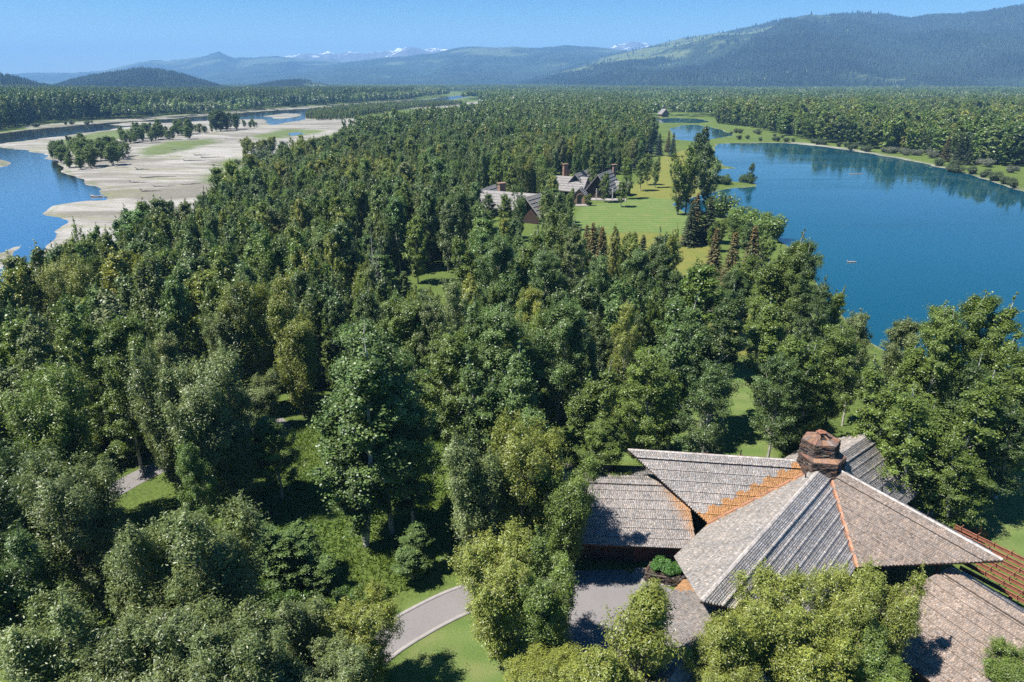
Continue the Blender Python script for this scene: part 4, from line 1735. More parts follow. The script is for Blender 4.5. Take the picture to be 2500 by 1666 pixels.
# ---- pergola of rusty steel at the right
c6 = crop(2200, 1200, 0.1913)
ZP = 3.3
pg = thing('steel_pergola', 'rust red steel pergola grid beside the right gable of the shingle house', 'pergola', tuple(c6(1400, 800)))
PGO = np.array(pg.location)


def to_pg(o):
    o.parent = pg
    o.matrix_parent_inverse = Matrix.Translation(-Vector(PGO))
    return o


q00 = c6(690, 425, ZP)
q10 = c6(1568, 850, ZP)
dL = (q10 - q00) / np.linalg.norm(q10 - q00)
cross = c6(1060, 890, ZP) - c6(810, 455, ZP)
cross = cross - dL * np.dot(cross, dL)
nbeam = 7
wid = np.linalg.norm(cross) * 1.55
cr_ = cross / np.linalg.norm(cross)
LP = np.linalg.norm(q10 - q00) + 9
for i in range(nbeam):
    a = q00 + cr_ * wid * i / (nbeam - 1) + dL * (0.8 if i > 2 else 0) + dL * max(0, i - 2) * 0.65
    b = q00 + cr_ * wid * i / (nbeam - 1) + dL * LP
    m = MB().bar(a, b, 0.15, 0.03).bar(a - np.array([0, 0, 0.17]), b - np.array([0, 0, 0.17]), 0.03, 0.31).bar(a - np.array([0, 0, 0.34]), b - np.array([0, 0, 0.34]), 0.15, 0.03)
    to_pg(m.build('beam', MAT['rust_steel']))
nb = int(LP / 1.5)
for j in range(nb):
    t = 0.6 + j * 1.5
    i0 = 0
    i1 = min(1.0, 0.30 + t / 9)
    a = q00 + dL * t + cr_ * (-0.45) + np.array([0, 0, 0.10])
    b = q00 + dL * t + cr_ * (wid * i1 + 0.3) + np.array([0, 0, 0.10])
    m = MB().bar(a, b, 0.055, 0.08)
    to_pg(m.build('cross_bar', MAT['rust_steel']))
for t in (1.5, 7.5, 13.5):
    for s_ in (0.4, wid - 0.6):
        p = q00 + dL * t + cr_ * s_
        to_pg(MB().box((p[0], p[1], (ZP - 0.4) / 2), (0.22, 0.22, ZP - 0.4)).build('post', MAT['rust_steel']))


# ---- two orange chairs on the grass behind the pergola
def garden_chair(loc, rz, label):
    t = thing('garden_chair', label, 'chair', loc, 'orange garden chairs', rz)
    mm = MAT['orange_wood']
    for x in (-0.27, 0.27):
        for y, hh in ((-0.25, 0.42), (0.25, 0.42)):
            MB().box((x, y, hh / 2), (0.06, 0.06, hh)).build('leg', mm, t)
        MB().box((x * 1.12, 0.0, 0.62), (0.08, 0.6, 0.03)).build('armrest', mm, t)
        MB().box((x * 1.12, -0.25, 0.51), (0.05, 0.05, 0.2)).build('arm_post', mm, t)
        MB().bar((x, 0.26, 0.3), (x, 0.42, 1.05), 0.06, 0.05, up=(0, 1, 0)).build('back_post', mm, t)
    for k in range(5):
        MB().box((0, -0.24 + k * 0.115, 0.435), (0.56, 0.09, 0.025)).build('seat_slat', mm, t)
    for k in range(6):
        x = -0.2 + k * 0.08
        MB().bar((x, 0.29, 0.46), (x, 0.41, 1.02), 0.05, 0.02, up=(0, 1, 0)).build('back_slat', mm, t)
    MB().bar((-0.3, 0.42, 1.05), (0.3, 0.42, 1.05), 0.04, 0.09).build('top_rail', mm, t)
    return t


garden_chair(tuple(c6(930, 520)), 0.6, 'orange slatted wooden garden chair, the left one of two behind the pergola')
garden_chair(tuple(c6(1040, 580)), 0.6, 'orange slatted wooden garden chair, the right one of two behind the pergola')


# ------------------------------------------------------------------ houses farther off
def gable(parent, name, c, w, L, he, hr, rz, mat='roof_far', wall='wall_far_wood', over=0.7, th=0.28, rake=None):
    """gable block: ridge along local y; returns nothing, adds wall and roof parts under parent (local coordinates)"""
    cs, sn = math.cos(rz), math.sin(rz)
    T = lambda x, y, z: (c[0] + x * cs - y * sn, c[1] + x * sn + y * cs, c[2] + z)
    m = MB()
    h = w / 2
    V = [T(-h, -L / 2, -1), T(h, -L / 2, -1), T(h, -L / 2, he), T(0, -L / 2, hr), T(-h, -L / 2, he),
         T(-h, L / 2, -1), T(h, L / 2, -1), T(h, L / 2, he), T(0, L / 2, hr), T(-h, L / 2, he)]
    m.add(V, [(0, 1, 2, 3, 4), (9, 8, 7, 6, 5), (1, 6, 7, 2), (5, 0, 4, 9)])
    m.build('wall', MAT[wall], parent)
    sl = (hr - he) / h
    for sg in (-1, 1):
        x1 = sg * (h + over)
        z1 = he - over * sl
        y0, y1 = -L / 2 - over, L / 2 + over
        V = [T(0, y0, hr + 0.05), T(x1, y0, z1 + 0.05), T(x1, y1, z1 + 0.05), T(0, y1, hr + 0.05),
             T(0, y0, hr + 0.05 + th), T(x1, y0, z1 + 0.05 + th), T(x1, y1, z1 + 0.05 + th), T(0, y1, hr + 0.05 + th)]
        F = [(0, 1, 2, 3), (7, 6, 5, 4), (0, 4, 5, 1), (1, 5, 6, 2), (2, 6, 7, 3), (3, 7, 4, 0)]
        if sg > 0:
            F = [f[::-1] for f in F]
        rf = MB().add(V, F).build('roof', MAT[mat], parent)
        # raised courses
        for k in range(1, 6):
            t = k / 6
            a = Vector(T(x1 * t, y0, hr + (z1 - hr) * t + 0.05 + th + 0.03))
            b = Vector(T(x1 * t, y1, hr + (z1 - hr) * t + 0.05 + th + 0.03))
            MB().bar(a, b, 0.25, 0.07).build('course', MAT[mat], rf)
    if rake:
        for sg in (-1, 1):
            x1 = sg * (h + over)
            z1 = he - over * sl
            MB().bar(T(0, -L / 2 - over - 0.05, hr + 0.1), T(x1, -L / 2 - over - 0.05, z1 + 0.1), 0.12, 0.5, up=(sn, -cs, 0)).build('rake_board', MAT[rake], parent)


def window(parent, T, x, y, z, w, h):
    fr = MB().box(T(x, y, z), (w, 0.1, h)).build('window', MAT['white_trim'], parent)
    MB().box(T(x, y - 0.06, z), (w * 0.86, 0.06, h * 0.88)).build('pane', MAT['glass_dark'], fr)


c5 = crop(1150, 350, 0.2125)
hb = c5(1400, 660)
lake_house = thing('lake_house', 'brown house with two front gables and tall stone chimneys beside the mown lawn', 'house', tuple(hb))


def loc5(x, y, z=0.0):
    return np.array(c5(x, y, z)) - hb


gable(lake_house, 'wing', loc5(1520, 600), 9, 16, 3.4, 9.2, R_(-24), rake='roof_far', over=1.1, th=0.4)
gable(lake_house, 'wing', loc5(1290, 590) + np.array([0, 4, 0]), 9.5, 18, 3.2, 8.8, R_(-24), rake='roof_far', over=1.1, th=0.4)
gable(lake_house, 'wing', loc5(1120, 640) + np.array([0, 10, 0]), 10, 16, 3.2, 7.4, R_(66), over=1.0)
gable(lake_house, 'porch', loc5(1700, 590), 6, 8, 3.0, 5.2, R_(66), over=0.9)
pb = loc5(1255, 705)
gable(lake_house, 'porch', pb + np.array([0, 2, 0]), 4.6, 5, 3.6, 6.0, R_(-14), over=0.5, wall='stone_far')
m = MB()
for k in range(9):
    a0, a1 = math.pi * k / 9, math.pi * (k + 1) / 9
    a = np.array([1.5 * math.cos(a0), -0.75, 2.7 + 1.5 * math.sin(a0)])
    b = np.array([1.5 * math.cos(a1), -0.75, 2.7 + 1.5 * math.sin(a1)])
    m.bar(pb + a, pb + b, 0.4, 0.3)
for s_ in (-1.5, 1.5):
    m.box(pb + np.array([s_, -0.75, 1.0]), (0.3, 0.4, 3.6))
m.build('arch', MAT['stone_far'], lake_house)
MB().box(pb + np.array([0, -0.62, 1.6]), (2.7, 0.1, 4.4)).build('door', MAT['glass_dark'], lake_house)
MB().box(pb + np.array([0.3, -2.4, 0.12]), (5.0, 3.2, 0.3)).build('step', MAT['concrete'], lake_house)
ck = loc5(1085, 560)
for dx, dz, hgt, w in ((0, 0, 11.0, 1.9), (0.9, 0, 8.5, 1.5)):
    m = MB()
    m.box((ck[0] + dx, ck[1] + 4, hgt / 2), (w, w, hgt), 0.3).box((ck[0] + dx, ck[1] + 4, hgt + 0.15), (w * 1.25, w * 1.25, 0.35), 0.3)
    ch_ = m.build('chimney', MAT['stone_far'], lake_house)
m = MB()
cc_ = loc5(1660, 560)
m.box((cc_[0], cc_[1] + 7, 5.5), (1.3, 1.3, 10), 0.3).box((cc_[0], cc_[1] + 7, 10.6), (2.2, 2.2, 0.3), 0.3)
m.build('chimney', MAT['stone_far'], lake_house)
for x, z in ((1480, 2.2), (1560, 2.2), (1520, 6.5)):
    w0 = loc5(x, 640)
    MB().box((w0[0], w0[1] - 0.2, z), (1.6, 0.2, 2.2), R_(-24)).build('window', MAT['glass_dark'], lake_house)
for x in (1435, 1620):
    w0 = loc5(x, 655)
    MB().box((w0[0], w0[1] - 0.6, 2.3), (0.35, 0.35, 4.8)).build('porch_post', MAT['white_trim'], lake_house)
MB().box(loc5(1550, 650) + np.array([0, 0, 0.1]), (16, 5, 0.25), R_(-10)).build('terrace', MAT['concrete'], lake_house)

h2 = c5(400, 860)
wood_house = thing('wood_house', 'low grey roofed house with square chimney half hidden among trees left of the lawn', 'house', tuple(h2))


def loc52(x, y, z=0.0):
    return np.array(c5(x, y, z)) - h2


gable(wood_house, 'wing', loc52(760, 900) + np.array([0, 3, 0]), 9, 14, 3.6, 8.4, R_(-30), over=1.2, th=0.4, rake='roof_far')
gable(wood_house, 'wing', loc52(420, 850) + np.array([0, 5, 0]), 11, 26, 3.6, 7.6, R_(66), over=1.2, th=0.4)
gable(wood_house, 'wing', loc52(190, 800) + np.array([0, 6, 0]), 9, 12, 3.4, 8.0, R_(-20), over=1.2, th=0.4)
q = loc52(352, 800)
MB().box((q[0], q[1] + 3, 5), (2.3, 2.3, 10), 0.4).box((q[0], q[1] + 3, 10.15), (2.8, 2.8, 0.35), 0.4).build('chimney', MAT['stone_far'], wood_house)
w0 = loc52(745, 890)
m = MB()
for k in range(9):
    a0, a1 = math.pi * k / 9, math.pi * (k + 1) / 9
    m.bar(w0 + np.array([2.2 * math.cos(a0), -5.1, 3.2 + 2.2 * math.sin(a0)]), w0 + np.array([2.2 * math.cos(a1), -5.1, 3.2 + 2.2 * math.sin(a1)]), 0.3, 0.3)
m.build('arch', MAT['wall_red_wood'], wood_house)

cf = crop(1250, 0, 0.5312)
for (x, y, w, lab) in ((474, 536, 16, 'reddish brown cabin with long low roof at the far end of the lake'),
                       (696, 538, 11, 'small tan gabled house among dark spruces across the far pond')):
    b = cf(x, y)
    t = thing('cabin', lab, 'house', tuple(b), 'houses at the far end of the lake')
    gable(t, 'wing', np.array([0, 0, 0]), 9, w, 4.5, 9.5, R_(78 if w > 12 else 12), wall='wall_red_wood' if w > 12 else 'stone_far', mat='fascia' if w > 12 else 'roof_far', over=1.2)
    for k in range(3):
        T = lambda x_, y_, z_: (x_, y_, z_)
        window(t, T, -4 + k * 4 if w > 12 else -3 + k * 3, -4.8 if w > 12 else -w / 2 - 0.2, 2.4, 1.6, 1.6)
    MB().box((2.5, 1, 8.5), (1.5, 1.5, 5)).build('chimney', MAT['stone_far'], t)
b = P(2462, 388)
t = thing('cabin', 'red brown cabin half hidden behind willows on the far lake shore at right', 'house', (b[0] + 4, b[1] + 14, 0), 'houses at the far end of the lake')
gable(t, 'wing', np.array([0, 0, 0]), 9, 14, 5, 9.5, R_(70), wall='wall_red_wood', mat='fascia', over=1.0)

# ------------------------------------------------------------------ tree placement
RNG = np.random.default_rng(11)
BLUEG = (0.114, 0.180, 0.054)
GREEN = (0.130, 0.188, 0.040)
YELG = (0.205, 0.240, 0.050)
GREYG = (0.152, 0.196, 0.072)
DARKG = (0.080, 0.128, 0.038)
SPRUCE = (0.060, 0.085, 0.038)
BRONZE = (0.145, 0.125, 0.050)
BLUESP = (0.050, 0.082, 0.066)

# u, v of the tree top in the photograph, height, crown radius, model, colour, label
HERO = [
    # bottom left corner
    (147, 1093, 17, 3.9, ('willow', 0), GREYG, 'round-topped cottonwood with bare pale lower limbs, near the left edge'),
    (488, 1168, 17, 4.6, ('willow', 1), GREYG, 'large many-topped cottonwood left of the grassy clearing'),
    (300, 1235, 15, 3.4, ('willow', 2), GREYG, 'cottonwood pressed between the round-topped tree and the large many-topped tree'),
    (380, 1440, 13, 3.6, ('willow', 3), GREYG, 'low silvery cottonwood in front of the large many-topped tree'),
    (560, 1480, 13, 3.6, ('willow', 0), GREYG, 'silvery cottonwood at the bottom, left of the grassy clearing'),
    (75, 1415, 14, 3.8, ('willow', 1), GREYG, 'bushy cottonwood in the bottom left corner'),
    (190, 1550, 12, 3.4, ('willow', 2), GREYG, 'cottonwood cut off by the bottom edge, at the far left'),
    (-20, 1075, 17, 4.0, ('willow', 3), DARKG, 'dark cottonwood cut off by the left edge'),
    (-40, 1260, 15, 4.0, ('willow', 1), DARKG, 'dark lower cottonwood cut off by the left edge'),
    (735, 1420, 10, 2.6, ('willow', 2), GREYG, 'small slender cottonwood at the foot of the grassy clearing'),
    (880, 1440, 10, 2.6, ('willow', 3), YELG, 'small yellowish cottonwood left of the driveway'),
    (810, 1580, 9, 2.8, ('willow', 0), GREYG, 'small cottonwood at the bottom edge left of the driveway'),
    (660, 1590, 10, 3.0, ('willow', 1), DARKG, 'dark small cottonwood at the bottom edge below the clearing'),
    (430, 1620, 11, 3.4, ('willow', 3), GREYG, 'cottonwood top just above the bottom edge, left of centre'),
    # centre front
    (1288, 1003, 17, 3.9, ('willow', 0), YELG, 'tall yellow-green cottonwood in front of the garage roof'),
    (1172, 1030, 16.5, 3.7, ('willow', 2), GREYG, 'tall grey-green cottonwood with dead twigs, left of the garage'),
    (1386, 1090, 14.5, 3.1, ('willow', 1), GREEN, 'green cottonwood overhanging the left end of the garage roof'),
    (1215, 1305, 12.5, 3.2, ('willow', 3), YELG, 'lower yellow-green cottonwood where the driveway meets the forecourt'),
    (1335, 1322, 12.5, 3.0, ('willow', 1), GREEN, 'cottonwood with drooping sprays over the forecourt'),
    (1300, 1585, 5.5, 2.6, ('willow', 2), YELG, 'yellow-green bushy tree at the bottom edge beside the lawn'),
    (1400, 1592, 5.5, 2.2, ('willow', 0), YELG, 'small bushy tree at the bottom edge below the forecourt'),
    (1560, 1424, 13.5, 2.5, ('spire', 0), YELG, 'pointed young cottonwood standing against the grey forecourt'),
    (1478, 1560, 10, 2.2, ('spire', 0), YELG, 'short pointed cottonwood left of the taller pointed one'),
    # bottom right in front of the roofs
    (1905, 1396, 12, 3.2, ('willow', 0), YELG, 'bright yellow-green cottonwood in front of the central roof valley'),
    (1800, 1450, 11, 3.0, ('willow', 2), YELG, 'yellow-green cottonwood in front of the front roof, left of its cluster'),
    (2085, 1384, 12, 2.6, ('willow', 3), YELG, 'yellow-green cottonwood beneath the copper valley'),
    (2204, 1378, 12, 2.4, ('willow', 1), YELG, 'narrow-topped cottonwood before the right gable eave'),
    (1990, 1500, 10, 3.2, ('willow', 1), YELG, 'low leafy cottonwood in the middle of the cluster before the roofs'),
    (2180, 1560, 9, 2.6, ('willow', 2), GREEN, 'low cottonwood at the right end of the cluster before the roofs'),
    (1760, 1570, 8.5, 2.6, ('willow', 0), YELG, 'low cottonwood at the bottom edge before the lower front roof'),
    (2500, 1590, 6, 2.2, ('willow', 3), GREEN, 'cottonwood top cut off by the bottom right corner'),
    # aspens left of centre
    (845, 800, 24, 5.4, ('aspen', 1), BLUEG, 'tallest blue-green aspen with white trunk beside the grassy clearing'),
    (918, 783, 24, 4.6, ('aspen', 0), BLUEG, 'blue-green aspen just right of the tallest clearing aspen'),
    (985, 905, 19, 3.2, ('aspen', 3), BLUEG, 'slimmer aspen on the right of the clearing aspens'),
    (690, 1270, 7.5, 3.2, ('aspen', 2), BLUEG, 'young leafy aspen thicket at the foot of the tallest aspen'),
    (385, 808, 21, 4.4, ('willow', 1), GREYG, 'silvery grey cottonwood above the dark lane'),
    (470, 850, 20, 4.2, ('willow', 3), GREYG, 'broad silvery cottonwood right above the dark lane'),
    (528, 668, 21, 3.8, ('willow', 2), GREYG, 'pale silvery cottonwood high in the left wood'),
    (191, 716, 21, 3.8, ('aspen', 2), GREEN, 'fresh green cottonwood with pointed top in the left wood'),
    (262, 770, 20, 3.4, ('aspen', 0), GREEN, 'green cottonwood beside the pointed one in the left wood'),
    (590, 660, 21, 3.6, ('willow', 0), YELG, 'lime green cottonwood in the middle of the left wood'),
    (700, 670, 21, 4.0, ('willow', 2), YELG, 'wide lime green cottonwood in the middle of the left wood'),
    (150, 612, 20, 3.8, ('willow', 3), YELG, 'yellow-green cottonwood near the river in the left wood'),
    (20, 760, 21, 4.0, ('aspen', 1), GREYG, 'grey-green cottonwood at the left edge above the lane'),
    (80, 870, 20, 4.0, ('willow', 0), GREEN, 'green cottonwood with dark trunks left of the lane'),
    (627, 905, 9, 3.0, ('willow', 2), GREYG, 'small leaning cottonwood left of the tallest aspen'),
    # centre aspens
    (955, 712, 20, 2.9, ('aspen', 3), GREEN, 'narrow aspen at the left end of the central aspen row'),
    (1005, 718, 20, 3.0, ('aspen', 0), GREEN, 'second narrow aspen of the central aspen row'),
    (1064, 722, 20, 2.6, ('aspen', 3), GREYG, 'thin greyish aspen of the central aspen row'),
    (1108, 675, 20, 2.8, ('open', 1), GREYG, 'thin open aspen with pale trunk in the central row'),
    (1176, 726, 21, 3.2, ('aspen', 1), BLUEG, 'blue-green aspen in the middle of the central row'),
    (1244, 738, 21, 3.6, ('aspen', 0), BLUEG, 'full blue-green aspen right of the middle of the central row'),
    (1110, 805, 19, 3.4, ('aspen', 3), GREEN, 'light green aspen in front of the central row'),
    (1195, 858, 19, 3.8, ('aspen', 2), BLUEG, 'broad blue-green aspen in front of the central row'),
    (1290, 850, 20, 3.6, ('aspen', 1), BLUEG, 'blue-green aspen with pale stem behind the yellow-green cottonwood'),
    (1142, 553, 21, 3.6, ('aspen', 2), GREEN, 'rounded green aspen below the low grey roofed house'),
    (1210, 560, 22, 3.4, ('aspen', 0), BLUEG, 'blue-green aspen below the low grey roofed house'),
    (1285, 546, 22, 4.0, ('aspen', 2), GREEN, 'broad green aspen left of the spruces on the meadow edge'),
    (1375, 530, 21, 4.0, ('aspen', 1), GREYG, 'grey-green aspen at the left end of the mown lawn'),
    (1343, 600, 21, 3.4, ('aspen', 3), BLUEG, 'pale blue-green slender aspen in front of the lawn-end aspen'),
    (1366, 718, 21, 3.6, ('aspen', 0), BLUEG, 'tall blue-green aspen left of the golden footpath meadow'),
    (1475, 614, 20, 2.4, ('aspen', 3), BLUEG, 'slim aspen with long white trunk on the golden meadow'),
    (1530, 732, 19, 2.2, ('open', 1), YELG, 'narrow yellow-green aspen with white trunk near the golden meadow'),
    (1598, 550, 20, 3.6, ('aspen', 2), DARKG, 'dense dark green cottonwood below the mown lawn'),
    (1645, 580, 19, 3.4, ('aspen', 1), DARKG, 'dark green cottonwood beside the dense one below the lawn'),
    (1560, 600, 18, 3.0, ('aspen', 0), BLUEG, 'smaller blue-green tree left of the dense dark cottonwood'),
    (1752, 690, 21, 4.2, ('aspen', 1), DARKG, 'big dark aspen with tall white trunk behind the left roof prow'),
    (1664, 722, 21, 3.8, ('aspen', 2), BLUEG, 'blue-green aspen left of the big dark one behind the house'),
    (1600, 850, 17, 3.2, ('aspen', 0), GREEN, 'lower green aspen behind the garage roof'),
    (1450, 870, 17, 3.2, ('aspen', 2), GREEN, 'bushy green aspen behind the left end of the garage'),
    (1740, 880, 17, 3.0, ('open', 1), DARKG, 'open aspen with white stem beside the lawn strip'),
    (1480, 1020, 11, 2.6, ('aspen', 3), GREEN, 'light green sapling aspen behind the garage ridge'),
    (1920, 557, 23, 4.4, ('aspen', 2), GREEN, 'big full green cottonwood on the near lake shore'),
    (1955, 580, 22, 3.6, ('aspen', 0), GREEN, 'green cottonwood right of the big one on the lake shore'),
    (2003, 592, 22, 3.4, ('open', 0), DARKG, 'open dark tree leaning over the lake, rightmost of the shore group'),
    (1925, 730, 19, 4.2, ('aspen', 1), GREEN, 'leafy cottonwood below the lake shore group, right of the lawn strip'),
    (1985, 786, 19, 4.0, ('aspen', 2), GREEN, 'green cottonwood behind the stone chimney'),
    (1915, 860, 16, 3.2, ('open', 1), DARKG, 'dark open aspen left of the stone chimney'),
    (2058, 778, 18, 3.0, ('aspen', 3), GREEN, 'aspen behind the far roof wing'),
    (2111, 757, 17, 2.2, ('aspen', 3), GREYG, 'slender pale aspen rising against the lake'),
    (2203, 770, 16, 2.8, ('aspen', 0), GREYG, 'pale rounded aspen against the near lake shore'),
    (2290, 742, 20, 3.4, ('aspen', 1), GREEN, 'aspen left of the two tall ones against the lake'),
    (2319, 730, 20, 2.8, ('aspen', 3), GREEN, 'narrow aspen with forked top against the lake'),
    (2402, 712, 21, 3.6, ('aspen', 0), GREEN, 'tallest aspen against the lake at the right'),
    (2466, 722, 21, 3.6, ('aspen', 2), GREEN, 'aspen against the lake next to the right edge'),
    (2190, 880, 17, 3.8, ('aspen', 2), GREEN, 'leafy green aspen behind the far roof wing, right part'),
    (2275, 920, 17, 4.4, ('open', 0), GREEN, 'spreading aspen with bare white drooping branches over the far roof'),
    (2365, 890, 18, 4.2, ('aspen', 1), GREEN, 'full aspen right of the bare-branched one'),
    (2455, 880, 18, 4.2, ('open', 0), DARKG, 'dark aspen at the right edge above the pergola'),
    (2540, 840, 19, 4.0, ('aspen', 0), GREEN, 'aspen cut off by the right edge'),
    (2380, 1040, 13, 3.2, ('open', 0), GREEN, 'low aspen with drooping twigs above the pergola'),
    (640, 1275, 6.5, 2.4, ('aspen', 4), BLUEG, 'young aspen at the left foot of the tallest clearing aspen'),
    (760, 1330, 5.0, 2.2, ('aspen', 2), BLUEG, 'low round aspen sapling in front of the tallest clearing aspen'),
    (1000, 1290, 6.0, 2.2, ('aspen', 1), BLUEG, 'young aspen in the shade right of the clearing aspens'),
    (1835, 610, 17, 4.0, ('aspen', 4), GREEN, 'leafy tree left of the big cottonwood on the near lake shore'),
    (1880, 640, 18, 4.0, ('aspen', 1), GREEN, 'leafy tree below the big cottonwood on the near lake shore'),
    (2040, 690, 15, 3.2, ('aspen', 4), GREEN, 'small leafy tree at the sandy shallows of the lake'),
    (1790, 660, 14, 2.8, ('aspen', 0), DARKG, 'dark tree in front of the bronze spruces'),
    (548, 955, 15, 3.2, ('willow', 2), GREYG, 'silvery cottonwood at the left edge of the grassy clearing'),
    (660, 1010, 11, 2.6, ('aspen', 3), GREEN, 'small aspen at the back of the grassy clearing'),
    (1765, 520, 9, 3.2, ('mid', 3), GREEN, 'broad leafy tree right of the lawn-end spruces'),
    (1800, 528, 9, 3.4, ('mid', 5), GREEN, 'broad leafy tree on the shore behind the bronze spruces'),
    (1832, 538, 9, 3.2, ('mid', 1), DARKG, 'dark leafy tree on the shore behind the bronze spruces'),
    (1875, 560, 10, 3.4, ('mid', 3), GREEN, 'leafy tree on the shore left of the big lake cottonwood'),
    (1745, 545, 8, 2.8, ('mid', 7), GREEN, 'leafy tree between lawn-end spruces and bronze spruces'),
    # lake peninsula and lawn trees
    (1716, 300, 27, 5.0, ('mid', 4), DARKG, 'tall dark cottonwood at the back of the lake peninsula'),
    (1690, 345, 25, 5.2, ('mid', 1), GREEN, 'cottonwood in the middle of the lake peninsula group'),
    (1668, 362, 23, 5.0, ('mid', 3), GREEN, 'cottonwood at the left of the lake peninsula group'),
    (1738, 380, 20, 4.8, ('mid', 5), DARKG, 'dark cottonwood at the right of the lake peninsula group'),
    (1732, 335, 24, 4.4, ('mid', 0), DARKG, 'slim dark cottonwood on the water side of the peninsula group'),
    (1838, 395, 9.5, 1.9, ('birch', 0), DARKG, 'lone small tree at the tip of the lake peninsula'),
    (1568, 385, 14, 2.6, ('mid', 2), GREEN, 'leftmost small aspen of the lawn row'),
    (1585, 372, 14.5, 2.6, ('mid', 0), GREEN, 'second small aspen of the lawn row'),
    (1605, 380, 14, 2.6, ('mid', 4), GREEN, 'rightmost small aspen of the lawn row'),
    (1535, 380, 17, 2.8, ('mid', 0), GREEN, 'aspen with white trunk at the right end of the lake house'),
    (1450, 372, 17, 2.6, ('mid', 2), GREEN, 'aspen standing in front of the lake house roofs'),
    (1408, 372, 17, 2.8, ('mid', 4), BLUEG, 'aspen before the chimney of the lake house'),
    (1350, 420, 17, 2.8, ('mid', 0), GREEN, 'slim aspen left of the lake house porch'),
    (1392, 455, 14, 2.2, ('mid', 4), GREEN, 'small aspen on the lawn beside the arched porch'),
    (1268, 440, 18, 3.2, ('mid', 5), BLUEG, 'blue-green tree in front of the low grey roofed house'),
    (1195, 470, 13, 2.2, ('mid', 2), DARKG, 'dark narrow tree at the chimney of the low grey roofed house'),
    (1480, 418, 12, 2.4, ('mid', 6), GREEN, 'small aspen between the two gables of the lake house'),
    (1330, 455, 15, 2.8, ('mid', 7), GREEN, 'aspen between the two lawn houses'),
    (1235, 470, 14, 2.6, ('mid', 6), GREEN, 'aspen over the roof of the low grey roofed house'),
    (1520, 440, 10, 2.2, ('mid', 2), GREEN, 'short aspen at the right corner of the lake house'),
    (1436, 470, 5, 2.0, ('mid', 3), YELG, 'round yellow-green bush beside the arched porch'),
]
TW = 'trees built one by one'
HB = []
for (u, v, h, r, mdl, tint, lab) in HERO:
    b = P(u, v, h)
    r *= 1.22 if mdl[0] in ('aspen', 'open') else 1.28 if mdl[0] == 'willow' else 1.05
    nm = 'aspen_tree' if mdl[0] in ('aspen', 'open', 'mid', 'birch') else 'cottonwood_tree'
    if 'bush' in lab and h < 7:
        nm = 'bushy_tree'
    k = RNG.uniform(0.9, 1.1)
    place_tree(nm, mdl, b[0], b[1], h, r, tuple(c * k for c in tint), lab, 'tree', None)
    HB.append((b[0], b[1], r))

# spruces: top u, v, height, radius, colour, label
SPR = [
    (1752, 556, 13, 2.4, BRONZE, 'bronze-topped spruce, leftmost of three by the golden lake meadow'),
    (1797, 565, 13.5, 2.6, BRONZE, 'bronze spruce in the middle of three by the golden lake meadow'),
    (1847, 550, 13.5, 2.5, BRONZE, 'spruce behind the bronze pair on the lake shore'),
    (1706, 468, 15, 2.9, BRONZE, 'tallest bronze-green spruce at the end of the mown lawn'),
    (1692, 490, 13, 2.5, SPRUCE, 'spruce on the left of the group at the end of the mown lawn'),
    (1738, 476, 14, 2.6, SPRUCE, 'dark spruce on the right of the group at the end of the mown lawn'),
    (1507, 558, 13, 2.1, SPRUCE, 'dark narrow spruce standing alone before the mown lawn'),
    (1472, 552, 14, 2.2, BRONZE, 'brown-topped spruce left of the lone dark one'),
    (1449, 541, 14, 2.2, BRONZE, 'brown-topped spruce, middle of the left trio below the lawn'),
    (1434, 546, 13, 1.9, BRONZE, 'brown-topped spruce, leftmost below the lawn'),
    (1552, 566, 13, 2.2, SPRUCE, 'spruce tip left of the dense dark cottonwood'),
    (1572, 572, 12.5, 2.0, SPRUCE, 'second spruce tip left of the dense dark cottonwood'),
    (1646, 322, 15, 2.4, BLUESP, 'dark blue spruce by the second pond, rightmost of its row'),
    (1634, 318, 14, 2.4, BRONZE, 'bronze spruce by the second pond'),
    (1612, 324, 14, 2.4, BLUESP, 'dark blue spruce in the row left of the second pond'),
    (1588, 322, 15, 2.6, BLUESP, 'dark blue spruce at the left of the pond row'),
    (1570, 315, 15, 2.6, SPRUCE, 'dark spruce farthest left of the pond row'),
    (2320, 330, 15, 2.8, BRONZE, 'brown spruce on the far lake shore, left of three'),
    (2352, 326, 17, 3.0, SPRUCE, 'tall dark spruce on the far lake shore, middle of three'),
    (2375, 345, 13, 2.6, SPRUCE, 'shorter spruce on the far lake shore, right of three'),
    (985, 660, 9, 2.6, DARKG, 'dark young spruce under the central aspens'),
]
for i, (u, v, h, r, tint, lab) in enumerate(SPR):
    b = P(u, v, h)
    place_tree('spruce_tree', ('spruce', i % 3), b[0], b[1], h, r * 1.4, tint, lab, 'tree', None, mat='needle')
    HB.append((b[0], b[1], r))
HB = np.array(HB)

# shrubs on shores and gravel: base u, v, height, radius, tint, where
WILLOWG = (0.085, 0.112, 0.045)
SAGE = (0.16, 0.17, 0.12)
shrubs = []
rs = np.random.default_rng(3)


ORD = ['first', 'second', 'third', 'fourth', 'fifth', 'sixth', 'seventh', 'eighth', 'ninth', 'tenth', 'eleventh', 'twelfth', 'thirteenth', 'fourteenth', 'fifteenth', 'sixteenth', 'seventeenth', 'eighteenth']


